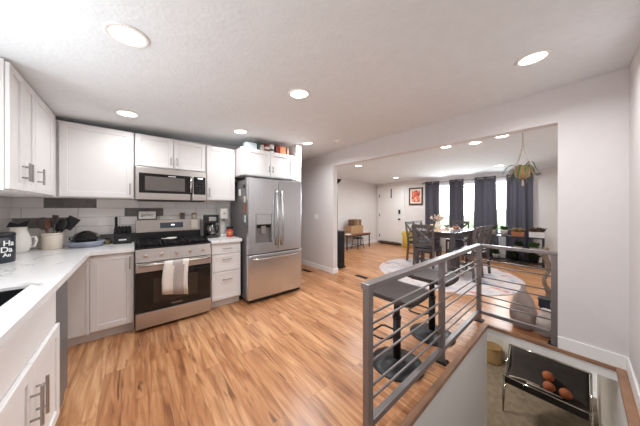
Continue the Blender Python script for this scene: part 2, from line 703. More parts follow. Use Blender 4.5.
def ceil_z(x):
    return 2.34 + 0.0635 * x if x < XD else 2.54 - 0.05 * (x - XD)


fl = MB()
fl.box(XL - .1, HX0, YR - .1, YH, -0.03, 0)
fl.box(HX0, HX1, HY1, YH, -0.03, 0)
fl.box(HX0, HX1, YR - .1, HY0, -0.03, 0)
fl.box(HX1, XF + .1, YR - .1, YH, -0.03, 0)
struct('floor', fl, FLOORM)
# wooden nosing round the stair opening
ns = MB()
ns.box(HX0, HX1 + .02, HY1 - .012, HY1 + .03, -0.03, 0.008, .004)
ns.box(HX1 - .012, HX1 + .03, HY0, HY1 - .012, -0.03, 0.008, .004)
ns.box(HX0, HX1 + .02, YR + .02, HY0 + .012, -0.03, 0.008, .004)
struct('trim_1', ns, NOSE)
# white fascia under the nosing, on the far side and the right of the opening
fa = MB()
fa.box(HX1, HX1 + .06, HY0, HY1, -0.112, -0.03)
struct('trim_2', fa, TRIM)
# stairwell walls and the basement beyond
sw = MB()
sw.box(HX0 - .1, HX1 + .0, HY1, HY1 + .09, ZB, -0.03)
struct('wall_stair_left', sw, WHITEWALL)
sw = MB()
sw.box(HX0 - .1, 6.72, HY0 - .1, HY0, ZB, -0.03)
struct('wall_stair_right', sw, WHITEWALL)
sw = MB()
sw.box(HX0 - .1, HX0, HY0, HY1, ZB, -0.03)
struct('wall_stair_end', sw, WHITEWALL)
sw = MB()
sw.box(7.0, 7.1, -2.0, 3.6, ZB, -0.112)
struct('wall_basement_far', sw, WHITEWALL)
sw = MB()
sw.box(2.0, 7.0, 3.5, 3.6, ZB, -0.112)
sw.box(2.0, 2.1, 0.8, 3.5, ZB, -0.112)
struct('wall_basement_left', sw, WHITEWALL)
sw = MB()
sw.box(6.0, 7.1, -2.1, -2.0, ZB, -0.112)
struct('wall_basement_right', sw, WHITEWALL)
sw = MB()
sw.box(HX0 - .1, 7.1, -2.1, 3.6, ZB - .1, ZB)
struct('floor_basement', sw, CARPET)
sw = MB()
sw.box(HX1 + .06, 7.1, -2.1, 3.6, -0.14, -0.112)
struct('ceiling_basement', sw, CEIL)
st = MB()
for i in range(12):
    z1 = -0.2 * (i + 1)
    x0 = HX0 + 0.0 + 0.21 * i
    if z1 > ZB + .01:
        st.box(x0, x0 + 0.21, HY0, HY1, ZB, z1)
struct('floor_stair_flight', st, CARPET)

# ceilings (a shallow gable whose ridge is over the dividing wall)
ce = MB()
ce.prism([(XL - .1, YR - .1, ceil_z(XL - .1)), (XD, YR - .1, 2.54), (XD, YR - .1, 2.62), (XL - .1, YR - .1, 2.62)], (0, YH + .2 - YR + .1, 0))
struct('ceiling', ce, CEIL)
ce = MB()
ce.prism([(XD, YR - .1, 2.54), (XF + .1, YR - .1, ceil_z(XF + .1)), (XF + .1, YR - .1, 2.62), (XD, YR - .1, 2.62)], (0, YH + .2 - YR + .1, 0))
struct('ceiling_dining', ce, CEIL)

# left wall with the window over the sink
w = MB()
WY0, WY1, WZ0, WZ1 = 0.72, 2.10, 1.08, 2.12
w.box(XL - .1, XL, YR - .1, WY0, 0, 2.45)
w.box(XL - .1, XL, WY1, YB + .1, 0, 2.45)
w.box(XL - .1, XL, WY0, WY1, 0, WZ0)
w.box(XL - .1, XL, WY0, WY1, WZ1, 2.45)
struct('wall_left', w, WHITEWALL)
w = MB()
for y in (WY0 + .02, (WY0 + WY1) / 2, WY1 - .02):
    w.box(XL - .07, XL - .03, y - .02, y + .02, WZ0, WZ1)
for z in (WZ0 + .02, WZ1 - .02):
    w.box(XL - .07, XL - .03, WY0, WY1, z - .02, z + .02)
wk = struct('window_1', w, TRIM)
MB().box(XL - .053, XL - .047, WY0, WY1, WZ0, WZ1).build('pane', GLASS, wk)
# back wall, stub beside the refrigerator, hall end
w = MB()
w.box(XL - .1, 2.23, YB, YB + .1, 0, 2.56)
struct('wall_back', w, WALL)
w = MB()
w.prism([(2.125, 3.16, 0), (2.23, 3.16, 0), (2.23, 3.16, ceil_z(2.23)), (2.125, 3.16, ceil_z(2.125))], (0, YB - 3.16, 0))
struct('wall_stub', w, TRIM)
w = MB()
w.box(0.9, XD, YH, YH + .1, 0, 2.6)
w.box(0.8, 0.9, YB + .1, YH, 0, 2.6)
struct('wall_hall', w, WALL)
# dividing wall with the wide opening
OY0, OY1 = 0.14, 3.31
w = MB()
w.prism([(XD, YR, 0), (XD, OY0, 0), (XD, OY0, 2.198), (XD, OY1, 2.243), (XD, OY1, 0), (XD, YH, 0), (XD, YH, 2.545), (XD, YR, 2.545)], (.12, 0, 0))
struct('wall_divider', w, WALL)
w = MB()
w.box(XL - .1, XF + .1, YR - .1, YR, -0.03, 2.6)
struct('wall_right', w, WALL)
w = MB()
w.box(XD + .12, XF + .1, YDL, YDL + .1, 0, 2.6)
struct('wall_dining_left', w, WHITEWALL)
# front wall: door and wide window
VY0, VY1, VZ0, VZ1 = 0.82, 3.24, 0.72, 2.14
w = MB()
w.box(XF, XF + .12, YR - .1, VY0, 0, 2.42)
w.box(XF, XF + .12, VY1, YDL + .1, 0, 2.42)
w.box(XF, XF + .12, VY0, VY1, 0, VZ0)
w.box(XF, XF + .12, VY0, VY1, VZ1, 2.42)
struct('wall_front', w, WHITEWALL)
w = MB()
w.box(XF + .03, XF + .09, VY0, VY1, VZ0, VZ0 + .05)
w.box(XF + .03, XF + .09, VY0, VY1, VZ1 - .05, VZ1)
for y in (VY0 + .025, 1.62, 2.42, VY1 - .025):
    w.box(XF + .03, XF + .09, y - .025, y + .025, VZ0, VZ1)
wf = struct('window_2', w, TRIM)
for a, b in ((VY0 + .05, 1.595), (1.645, 2.395), (2.445, VY1 - .05)):
    MB().box(XF + .057, XF + .063, a, b, VZ0 + .05, VZ1 - .05).build('pane', GLASS, wf)
MB().box(XF - .04, XF + .03, VY0 - .04, VY1 + .04, VZ0 - .03, VZ0, .005).build('window_sill', TRIM, wf)
# front door
DY0, DY1, DZ = 4.18, 5.14, 2.10
d = MB()
d.box(XF - .012, XF + .0, DY0, DY1, 0.01, DZ, .003)
dr = struct('door_1', d, TRIM)
g = MB()
g.box(XF - .03, XF, DY0 - .09, DY0, 0, DZ + .09)
g.box(XF - .03, XF, DY1, DY1 + .09, 0, DZ + .09)
g.box(XF - .03, XF, DY0, DY1, DZ, DZ + .09)
g.build('door_casing', TRIM, dr)
k = MB().box(XF - .04, XF - .012, DY0 + .06, DY0 + .14, 1.16, 1.31, .01)
k.build('keypad_lock', BLACKP, dr)
k = MB()
k.cyl((XF - .012, DY0 + .1, .96), (XF - .05, DY0 + .1, .96), .015)
k.ball((XF - .07, DY0 + .1, .96), .03)
k.cyl((XF - .012, DY0 + .1, .96), (XF - .018, DY0 + .1, .96), .034)
k.build('door_knob', BLACKP, dr)
for z in (.3, 1.1, 1.85):
    MB().box(XF - .034, XF - .010, DY1 - .012, DY1 + .008, z - .05, z + .05).build('hinge', BLACKM, dr)

# baseboards
def basebd(name, boxes):
    m = MB()
    for b_ in boxes:
        m.box(*b_, .004)
    struct(name, m, TRIM)


basebd('baseboard_divider', [(XD - .014, XD, YR + .014, OY0, 0, .12), (XD - .014, XD, OY1, YH, 0, .105),
                             (XD - .014, XD + .134, OY1 - .014, OY1, 0, .105), (XD + .12, XD + .134, OY1, YDL, 0, .105)])
basebd('baseboard_right', [(HX0, XD, YR, YR + .014, 0, .12)])
basebd('baseboard_dining_left', [(XD + .134, XF, YDL - .014, YDL, 0, .1)])
basebd('baseboard_front', [(XF - .014, XF, YR, DY0 - .09, 0, .1), (XF - .014, XF, DY1 + .09, YDL, 0, .1)])
basebd('baseboard_hall', [(2.23, XD, YH - .014, YH, 0, .1)])
basebd('baseboard_basement', [(6.98, 7.0, 1.23, 3.5, ZB, ZB + .1), (6.98, 7.0, -2.0, .39, ZB, ZB + .1)])
# basement panel door
d = MB()
d.box(6.97, 7.0, .40, 1.22, ZB, ZB + 2.0)
for a, b in ((.48, .77), (.85, 1.14)):
    for z0, z1 in ((.12, .85), (.97, 1.9)):
        d.box(6.962, 6.97, a, b, ZB + z0, ZB + z1, .004)
d2 = struct('door_2', d, TRIM)
MB().ball((6.93, .46, ZB + .95), .03).build('door_knob', NICKEL, d2)

# backsplash of long glazed tiles, some slate grey
acc = [(-.5, 4), (-.7, 2), (-.02, 3), (-.28, 0)]
OFFS = [-.33, -.12, -.55, -.10, -.76]
bs = MB()
bs.box(XL, 1.19, YB - .004, YB, .93, 1.474)
bs.box(XL, XL + .004, 2.2, YB, .93, 1.474)
TW, TH = .405, .1088
for r in range(5):
    z0 = .93 + r * TH + .0015
    z1 = z0 + TH - .003
    x = OFFS[r] - 3 * TW
    while x < 1.19:
        a, b = max(x, XL + .006), min(x + TW - .003, 1.19)
        if b - a > .02:
            bs.mi = 2 if any(a <= ax <= b and r == ar for ax, ar in acc) else 1
            bs.box(a, b, YB - .010, YB - .003, z0, z1, .0015, 1)
        x += TW
    y = 2.2 - (.2 if r % 2 else 0)
    while y < YB - .01:
        a, b = max(y, 2.2), min(y + TW - .003, YB - .012)
        if b - a > .02:
            bs.mi = 1
            bs.box(XL + .003, XL + .010, a, b, z0, z1, .0015, 1)
        y += TW
struct('trim_backsplash', bs, [GROUT, TILE, TILEG])


# ================================================================== KITCHEN
def shaker(wd, ht, t=.02, fw=.058, rec=.009):
    m = MB()
    m.box(0, fw, 0, t, 0, ht, .002, 1)
    m.box(wd - fw, wd, 0, t, 0, ht, .002, 1)
    m.box(fw, wd - fw, 0, t, 0, fw, .002, 1)
    m.box(fw, wd - fw, 0, t, ht - fw, ht, .002, 1)
    m.box(fw - .002, wd - fw + .002, rec, t - .002, fw - .002, ht - fw + .002)
    return m


def pull(L, vertical=True, r=.006, off=.032):
    m = MB()
    if vertical:
        m.box(-.006, .006, -off - .008, -off + .004, -L / 2, L / 2, .003)
        for s in (-1, 1):
            m.cyl((0, -off, s * L * .3), (0, .001, s * L * .3), .005, seg=10)
    else:
        m.box(-L / 2, L / 2, -off - .008, -off + .004, -.006, .006, .003)
        for s in (-1, 1):
            m.cyl((s * L * .3, -off, 0), (s * L * .3, .001, 0), .005, seg=10)
    return m


def door(parent, x, z, wd, ht, hx=None, hz=None, hl=.14, fw=.058):
    o = shaker(wd, ht, fw=fw).build('door', CAB, parent, (x, -.021, z))
    if hx is not None:
        pull(hl).build('handle', NICKEL, o, (hx, 0, hz))
    return o


def drawer(parent, x, z, wd, ht, hl=.13):
    fw = .045 if ht > .17 else .032
    o = shaker(wd, ht, fw=fw).build('drawer', CAB, parent, (x, -.021, z))
    pull(hl, False).build('handle', NICKEL, o, (wd / 2, 0, ht * (.72 if ht > .2 else .5)))
    return o


R90 = PI / 2
# base cabinets, back run (fronts face the camera side)
b = thing('base_cabinet', 'white shaker base cabinet with one door in the corner left of the range', 'cabinet', (XL + .01, 3.18, 0))
W0 = -.008 - (XL + .01)
MB().box(0, W0, 0, .585, .1, .888).build('body', CABIN, b)
MB().box(0, W0, .06, .08, 0, .1).build('toe_kick', CABIN, b)
MB().box(.6, .622, -.021, 0, .1, .888, .001).build('corner_filler', CAB, b)
MB().box(.3, .6, -.015, 0, .105, .885, .001).build('blind_panel', CABIN, b)
door(b, .625, .115, W0 - .63, .765, hx=W0 - .63 - .03, hz=.66)
b = thing('drawer_cabinet', 'narrow white cabinet of three drawers between range and refrigerator', 'cabinet', (.772, 3.18, 0))
MB().box(0, .40, 0, .585, .1, .888).build('body', CABIN, b)
MB().box(0, .40, .06, .08, 0, .1).build('toe_kick', CABIN, b)
drawer(b, .01, .74, .38, .14)
drawer(b, .01, .50, .38, .23)
drawer(b, .01, .115, .38, .375)
# sink cabinet, left run: local x runs along world Y, front faces +X
b = thing('sink_cabinet', 'white two-door base cabinet under the sink, nearest on the left', 'cabinet', (-.372, 1.13, 0), R90)
SW = .92
MB().box(0, SW, 0, .60, .1, .62).box(0, SW, 0, .03, .62, .888).box(0, .018, .03, .6, .62, .888).box(SW - .018, SW, .03, .6, .62, .888).build('body', CABIN, b)
MB().box(0, SW, .06, .08, 0, .1).build('toe_kick', CABIN, b)
MB().box(.003, SW - .003, -.006, 0, .672, .886, .002).build('false_front', CAB, b)
wd = SW / 2 - .006
door(b, .003, .11, wd, .555, hx=wd - .035, hz=.37, hl=.18)
door(b, SW / 2 + .003, .11, wd, .555, hx=.035, hz=.37, hl=.18)
b = thing('base_cabinet', 'plain white base cabinet continuing under the left counter behind the sink cabinet', 'cabinet', (-.372, .6, 0), R90)
MB().box(0, .526, 0, .60, .1, .888).build('body', CABIN, b)
MB().box(0, .526, .06, .08, 0, .1).build('toe_kick', CABIN, b)
door(b, .004, .11, .518, .77, hx=.04, hz=.6)
# narrow grey unit beside it
b = thing('end_cabinet', 'narrow grey unit at the far end of the sink cabinet under the left counter', 'cabinet', (-.385, 2.06, 0), R90)
MB().box(0, .30, 0, .58, .0, .885, .004).build('body', DSTEEL, b)
MB().box(.004, .296, -.018, 0, .1, .88, .004).build('front_panel', DSTEEL, b)

# countertops
ct = MB()
CX1 = -.343
SX0, SX1, SY0, SY1 = -.86, -.45, 1.25, 2.00
ct.box(XL + .012, SX0, .6, YB - .012, .89, .93)
ct.box(SX0, SX1, .6, SY0, .89, .93)
ct.box(SX0, SX1, SY1, YB - .012, .89, .93)
ct.box(SX1, CX1, .6, YB - .012, .89, .93)
ct.box(CX1, -.006, 3.12, YB - .012, .89, .93)
tag(ct.build('countertop', MARBLE), 'white veined countertop turning the corner along the left side', 'countertop')
ct = MB().box(.765, 1.175, 3.12, YB - .012, .89, .93, .003)
tag(ct.build('countertop', MARBLE), 'short white countertop between range and refrigerator', 'countertop')
s = MB()
s.box(SX0 + .001, SX0 + .008, SY0 + .001, SY1 - .001, .66, .915)
s.box(SX1 - .008, SX1 - .001, SY0 + .001, SY1 - .001, .66, .915)
s.box(SX0 + .008, SX1 - .008, SY0 + .001, SY0 + .008, .66, .915)
s.box(SX0 + .008, SX1 - .008, SY1 - .008, SY1 - .001, .66, .915)
s.box(SX0 + .001, SX1 - .001, SY0 + .001, SY1 - .001, .65, .66)
sk = thing('sink', 'dark undermount sink basin set in the left countertop', 'sink', (0, 0, 0))
s.build('basin', SINKM, sk)
MB().cyl((-.655, 1.6, .66), (-.655, 1.6, .664), .045).build('drain', CHROME, sk)

# ---- range
RX = 0.0
r = thing('gas_range', 'stainless gas range with black oven door between the base cabinets', 'range', (RX, 3.11, 0))
MB().box(.004, .752, .03, .64, .06, .905).build('body', BLACKP, r)
MB().box(.01, .746, .06, .6, 0, .06).build('plinth', BLACKP, r)
MB().box(.004, .752, -.02, .03, .035, .205, .006).build('warming_drawer', STEELH, r)
od = MB().box(.004, .752, -.015, .03, .212, .655, .004).build('oven_door', BLACKG, r)
MB().box(.16, .60, -.0165, -.014, .30, .57, .001).build('oven_window', mat('oven_window_glass', rgb(52, 46, 42), .08, var=.1), od)
MB().box(.33, .44, -.0168, -.014, .245, .253).build('brand_mark', NICKEL, od)
MB().box(.004, .752, -.02, .03, .655, .755, .004).build('door_band', STEELH, od)
h = MB()
h.tube([(.03, -.065, .735), (.2, -.07, .735), (.55, -.07, .735), (.726, -.065, .735)], .016, 10)
for x in (.05, .706):
    h.cyl((x, -.06, .735), (x, -.018, .735), .012)
h.build('handle', STEELH, od)
MB().prism([(.004, -.02, .765), (.004, .05, .765), (.004, .05, .905), (.004, .008, .905)], (.748, 0, 0)).build('control_panel', STEELH, r)
for i in range(5):
    x = .09 + i * .144
    kb = MB().cyl((x, -.006, .835), (x, -.034, .83), .019, .016).build('knob', STEELH, r)
MB().box(.0, .756, .0, .58, .905, .925, .006).build('cooktop', BLACKG, r)
for gx in (.03, .275, .52):
    g = MB()
    x0, x1 = gx, gx + .205
    for y in (.05, .53):
        g.bar((x0, y, .957), (x1, y, .957), .014)
    for x in (x0, x1):
        g.bar((x, .05, .957), (x, .53, .957), .014)
    for y in (.17, .29, .41):
        g.bar((x0, y, .957), (x1, y, .957), .012)
    g.bar(((x0 + x1) / 2, .05, .957), ((x0 + x1) / 2, .53, .957), .012)
    for x in (x0, x1):
        for y in (.05, .53):
            g.cyl((x, y, .925), (x, y, .957), .008, seg=8)
    g.build('burner_grate', CASTI, r)
    for y in (.17, .41):
        MB().cyl(((x0 + x1) / 2, y, .925), ((x0 + x1) / 2, y, .94), .045).build('burner', CASTI, r)
bg = MB().box(.004, .752, .575, .64, .925, 1.205, .006).build('backguard', STEELH, r)
MB().box(.01, .746, .571, .576, .93, 1.045).build('vent_slot', BLACKP, bg)
sc_ = MB().box(.26, .53, .570, .576, 1.09, 1.165, .002).build('control_display', SCREEN, bg)
MB().box(.385, .425, .568, .571, 1.125, 1.14).build('clock_digits', DIGIT, sc_)

# towel over the oven handle
tw = MB()
cols = 13
for band in range(3):
    pass
prof = [(-.070, .36), (-.080, .46), (-.087, .55), (-.091, .64), (-.092, .70), (-.091, .735), (-.083, .755), (-.068, .760), (-.053, .753), (-.047, .735), (-.046, .68), (-.045, .60), (-.045, .50)]
rows = []
for i in range(cols):
    u = i / (cols - 1)
    x = .235 + .24 * u
    rows.append([(x + .01 * math.sin(z * 9) - .015 * (1 - (z - .38) / .38) * (1 - u), y - .006 * math.sin(u * PI * 4) * (1 - max(0, (z - .6)) / .16), z + (.03 * (1 - u) - .03 * u) * (1 if k == 0 else 0)) for k, (y, z) in enumerate(prof)])
tw.sheet(rows, .004)
for f in tw.bm.faces:
    xc = f.calc_center_median().x
    if .325 < xc < .425:
        f.material_index = 1
o = tw.build('dish_towel', [TOWELW, TOWELG], None, (RX + .015, 3.108, 0))
tag(o, 'white towel with a grey stripe hanging over the oven handle', 'towel')

# ---- microwave
m_ = thing('microwave', 'stainless over-range microwave under the two-door wall cabinet', 'microwave', (0.0, 3.36, 1.462))
MB().box(.003, .757, .02, .40, .0, .395).build('body', DSTEEL, m_)
mdoor = MB().box(.003, .56, -.02, .02, .005, .392, .004).box(.59, .757, -.02, .02, .005, .392, .004).box(.56, .59, -.02, .02, .3, .392).build('front_frame', STEELH, m_)
MB().box(.035, .585, -.024, -.018, .085, .322, .003).build('door_glass', BLACKG, m_)
MB().box(.09, .50, -.0255, -.023, .115, .285, .002).build('door_window', mat('microwave_window_screen', rgb(96, 90, 86), .3, var=.06), m_)
MB().box(.60, .745, -.024, -.018, .085, .322, .003).build('control_panel', BLACKG, m_)
MB().box(.32, .40, -.026, -.0235, .296, .304).build('brand_mark', WHITEINK, m_)
MB().box(.65, .71, -.026, -.0235, .295, .308).build('clock_digits', DIGIT, m_)
for i in range(4):
    for j in range(3):
        MB().box(.628 + j * .036, .652 + j * .036, -.0255, -.0235, .12 + i * .038, .14 + i * .038).build('button', BLACKP, m_)
MB().tube([(.565, -.02, .10), (.565, -.055, .12), (.565, -.06, .2), (.565, -.055, .29), (.565, -.02, .31)], .012, 10).build('handle', CHROME, m_)
MB().box(.02, .74, .0, .3, -.012, .0).build('vent_grille', BLACKP, m_)

# ---- wall cabinets
ZU0, ZU1 = 1.474, 2.258
ZH = ZU1 - ZU0
ZL = 2.288 - ZU0
b = thing('wall_cabinet', 'white wall cabinet with two narrow doors, nearest on the left wall', 'cabinet', (-.622, 2.30, ZU0), R90)
MB().box(0, .468, 0, .345, 0, ZL).build('body', CAB, b)
door(b, .006, .01, .226, ZL - .02, hx=.226 - .026, hz=.13, hl=.13, fw=.05)
door(b, .236, .01, .226, ZL - .02, hx=.026, hz=.13, hl=.13, fw=.05)
b = thing('wall_cabinet', 'white single-door wall cabinet on the left wall next to the corner', 'cabinet', (-.622, 2.77, ZU0), R90)
MB().box(0, .60, 0, .345, 0, ZL).build('body', CAB, b)
door(b, .006, .01, .50, ZL - .02, hx=.045, hz=.13, hl=.13)
MB().box(.51, .595, -.018, 0, .005, ZL - .005).build('corner_filler', CAB, b)
b = thing('wall_cabinet', 'wide white single-door wall cabinet in the corner left of the microwave', 'cabinet', (-.60, 3.41, ZU0))
MB().box(-.365, .592, 0, .36, 0, ZH).build('body', CAB, b)
door(b, .012, .01, .572, ZH - .02, hx=.572 - .028, hz=.10, hl=.13)
b = thing('wall_cabinet', 'short white two-door wall cabinet above the microwave', 'cabinet', (0.0, 3.41, 1.866))
H2 = ZU1 - 1.866
MB().box(0, .762, 0, .36, 0, H2).build('body', CAB, b)
door(b, .006, .008, .372, H2 - .016, hx=.345, hz=.085, hl=.1, fw=.05)
door(b, .384, .008, .372, H2 - .016, hx=.028, hz=.085, hl=.1, fw=.05)
b = thing('wall_cabinet', 'narrow white single-door wall cabinet right of the microwave', 'cabinet', (.768, 3.41, ZU0))
MB().box(0, .40, 0, .36, 0, ZH).build('body', CAB, b)
door(b, .006, .01, .388, ZH - .02, hx=.03, hz=.10, hl=.13)
b = thing('wall_cabinet', 'deep white two-door cabinet above the refrigerator', 'cabinet', (1.175, 3.16, 1.848))
H3 = ZU1 - 1.848
MB().box(0, .945, 0, .61, 0, H3).build('body', CAB, b)
door(b, .02, .012, .43, H3 - .024, hx=.402, hz=.11, hl=.1, fw=.052)
door(b, .456, .012, .43, H3 - .024, hx=.028, hz=.11, hl=.1, fw=.052)

# ---- refrigerator
FX = 1.205
f_ = thing('refrigerator', 'stainless french-door refrigerator with ice dispenser below the deep cabinet', 'refrigerator', (FX, 2.975, 0))
FW = .905
MB().box(.005, FW - .005, .075, .74, .045, 1.775).build('body', DSTEEL, f_)
for x in (.07, FW - .07):
    MB().cyl((x, .12, 0), (x, .12, .045), .03).build('foot', BLACKP, f_)
    MB().cyl((x, .68, 0), (x, .68, .045), .03).build('foot', BLACKP, f_)
sp_ = .475
ld = MB()
dx0, dx1, dz0, dz1 = .11, .365, .855, 1.275
ld.box(0, dx0, 0, .07, .705, 1.795, .006)
ld.box(dx1, sp_ - .003, 0, .07, .705, 1.795, .006)
ld.box(dx0 - .008, dx1 + .008, 0, .07, .705, dz0, .003)
ld.box(dx0 - .008, dx1 + .008, 0, .07, dz1, 1.795, .003)
ldo = ld.build('left_door', STEEL, f_)
MB().box(sp_ + .003, FW, 0, .07, .705, 1.795, .012).build('right_door', STEEL, f_)
disp = MB()
disp.box(dx0, dx1, .055, .07, dz0, dz1)
disp.box(dx0, dx0 + .012, .004, .055, dz0, dz1)
disp.box(dx1 - .012, dx1, .004, .055, dz0, dz1)
disp.box(dx0, dx1, .004, .055, dz0, dz0 + .02)
disp = disp.build('ice_dispenser', mat('dispenser_grey', rgb(140, 137, 136), .3, .6, var=.06), ldo)
MB().box(dx0 + .012, dx1 - .012, .002, .055, dz1 - .15, dz1, .004).build('dispenser_panel', STEEL, ldo)
MB().box(dx0 + .012, dx1 - .012, .03, .056, dz1 - .20, dz1 - .15).build('dispenser_recess', BLACKG, ldo)
MB().box(.20, .28, .02, .05, dz0 + .13, dz0 + .25, .01).build('dispenser_lever', NICKEL, ldo)
for x, nm in ((sp_ - .045, 'left_handle'), (sp_ + .045, 'right_handle')):
    pts = []
    for i in range(13):
        u = i / 12
        pts.append((x, -.012 - .05 * math.sin(PI * u) ** .6, .80 + .84 * u))
    MB().tube(pts, .0155, 10).build('door_handle', CHROME, f_)
MB().box(0, FW, 0, .07, .06, .695, .012).build('freezer_drawer', STEEL, f_)
pts = [(.05 + (FW - .1) * i / 12, -.01 - .05 * math.sin(PI * i / 12) ** .5, .635) for i in range(13)]
MB().tube(pts, .0155, 10).build('drawer_handle', CHROME, f_)
MB().box(.02, FW - .02, .03, .075, .02, .055).build('kick_grille', BLACKP, f_)
for x in (.05, FW - .05):
    MB().box(x - .04, x + .04, .02, .14, 1.776, 1.81, .006).build('hinge_cap', DSTEEL, f_)
MB().box(FW - .007, FW - .002, -.004, .0, .3, .34).build('badge', DSTEEL, f_)
# magnets and notes on the side of the refrigerator
for i, (y, z, w_, h_, mm, lb, nm) in enumerate([
        (.16, 1.68, .05, .05, BLACKP, 'round black magnet high on the refrigerator side', 'magnet'),
        (.32, 1.60, .07, .10, PAPER, 'white note held near the top of the refrigerator side', 'note'),
        (.13, 1.49, .05, .09, CREAM, 'cream figure magnet on the refrigerator side below the white note', 'magnet'),
        (.14, 1.36, .045, .12, TERRA, 'reddish brown magnet clip on the refrigerator side', 'magnet'),
        (.12, 1.21, .05, .1, PALEBLUE, 'pale blue tag lowest on the refrigerator side', 'magnet')]):
    q = MB()
    if i == 0:
        q.cyl((FX + .004, 2.975 + y, z), (FX - .012, 2.975 + y, z), .028)
    else:
        q.box(FX - .008, FX + .004, 2.975 + y - w_ / 2, 2.975 + y + w_ / 2, z - h_ / 2, z + h_ / 2, .004)
    tag(q.build(nm, mm), lb, 'magnet', 'magnets on the refrigerator side')

# ---- things on top of the refrigerator cabinet
TZ = ZU1
tag(MB().box(0, .17, 0, .12, 0, .09, .004).build('carton', PALEBLUE, None, (1.250, 3.17, TZ)), 'pale blue and white carton leftmost on the deep cabinet', 'box')
tag(MB().box(0, .03, 0, .16, 0, .12, .003).build('hardcover_book', GREENB, None, (1.435, 3.17, TZ)), 'dark green book beside the pale blue carton on the deep cabinet', 'book')
o = thing('jar', 'grey storage jar with dark lid between green book and red tin', 'jar', (1.510, 3.20, TZ))
MB().lathe([(0, 0), (.036, 0), (.038, .01), (.038, .08), (.03, .09), (0, .09)]).build('body', PALECLAY, o)
MB().lathe([(0, .088), (.034, .088), (.034, .108), (0, .108)]).build('lid', BLACKP, o)
o = thing('tin', 'dark red tin next to the white tin on the deep cabinet', 'tin', (1.595, 3.20, TZ))
MB().lathe([(0, 0), (.038, 0), (.038, .11), (.035, .115), (0, .115)]).build('body', REDD, o)
MB().lathe([(.0385, .03), (.0392, .03), (.0392, .07), (.0385, .07)]).build('label_band', PAPER, o)
o = thing('tin', 'white tin in the middle of the row on the deep cabinet', 'tin', (1.680, 3.20, TZ))
MB().lathe([(0, 0), (.038, 0), (.038, .115), (.035, .12), (0, .12)]).build('body', PAPER, o)
MB().lathe([(.0385, .02), (.0392, .02), (.0392, .05), (.0385, .05)]).build('label_band', GREENB, o)
tag(MB().box(0, .05, 0, .14, 0, .125, .003).build('carton', REDD, None, (1.745, 3.17, TZ)), 'dark red upright carton right of the white tin', 'box')
tag(MB().box(0, .11, 0, .10, 0, .125, .004).build('carton', ORANGE, None, (1.815, 3.17, TZ)), 'orange carton second from the right on the deep cabinet', 'box')
tag(MB().box(0, .045, 0, .12, 0, .11, .003).build('carton', BROWNW, None, (1.945, 3.17, TZ)), 'brown carton at the right end of the row on the deep cabinet', 'box')

# ---- counter things (left)
ZC = .931
o = thing('canister', 'dark canister with white lettering at the left edge of the counter', 'canister', (-.855, 2.97, ZC))
MB().lathe([(0, 0), (.105, 0), (.108, .006), (.108, .20), (.102, .206), (0, .206)]).build('body', mat('navy_enamel', rgb(38, 44, 56), .35, var=.1), o)
MB().lathe([(0, .206), (.11, .206), (.11, .228), (.10, .236), (.03, .238), (0, .238)]).build('lid', BLACKP, o)
MB().lathe([(0, .236), (.012, .238), (.012, .25), (.022, .258), (.015, .268), (0, .27)]).build('knob', BLACKP, o)


def wrap_text(body, size, z, ang0, R, m, parent):
    """letters bent round a canister"""
    cu = bpy.data.curves.new('t', 'FONT')
    cu.body = body
    cu.size = size
    cu.extrude = .0012
    cu.offset = .0008
    cu.align_x = 'LEFT'
    t = bpy.data.objects.new('tmp', cu)
    C.objects.link(t)
    bpy.context.view_layer.update()
    me = bpy.data.meshes.new_from_object(t.evaluated_get(bpy.context.evaluated_depsgraph_get()))
    bpy.data.objects.remove(t)
    for v in me.vertices:
        a = ang0 + v.co.x / R
        rr = R + v.co.z + .0015
        v.co = Vector((math.cos(a) * rr, math.sin(a) * rr, z + v.co.y))
    me.materials.clear()
    me.materials.append(m)
    o_ = bpy.data.objects.new('lettering', me)
    C.objects.link(o_)
    o_.parent = parent


A0 = math.radians(-50)
wrap_text('Ha', .060, .135, A0, .108, WHITEINK, o)
wrap_text('Da', .060, .085, A0 - .12, .108, WHITEINK, o)
wrap_text('Au', .040, .05, A0, .108, WHITEINK, o)

o = thing('rooster_pitcher', 'white ceramic pitcher with a black top behind the dark canister', 'pitcher', (-.86, 3.50, ZC))
MB().lathe([(0, 0), (.05, 0), (.066, .02), (.080, .08), (.078, .13), (.062, .18), (.05, .22), (.055, .245), (.05, .25), (.04, .24), (0, .235)]).build('body', WHITEC, o)
MB().tube([(.072, 0, .14), (.10, 0, .15), (.108, 0, .11), (.098, 0, .06), (.072, 0, .05)], .010).build('handle', WHITEC, o)
q = MB()
q.prism([(-.07, -.012, .25), (.05, -.012, .25), (.06, -.012, .31), (.0, -.012, .28), (-.05, -.012, .30)], (0, .024, 0))
q.build('crest', BLACKP, o)
o = thing('utensil_crock', 'cream crock on the counter holding dark utensils', 'crock', (-.665, 3.60, ZC))
MB().lathe([(0, 0), (.074, 0), (.078, .006), (.078, .17), (.070, .172), (.070, .012), (0, .012)]).build('body', CREAM, o)
MB().lathe([(.0782, .150), (.081, .154), (.081, .165), (.0782, .168)]).build('rim', CREAM, o)


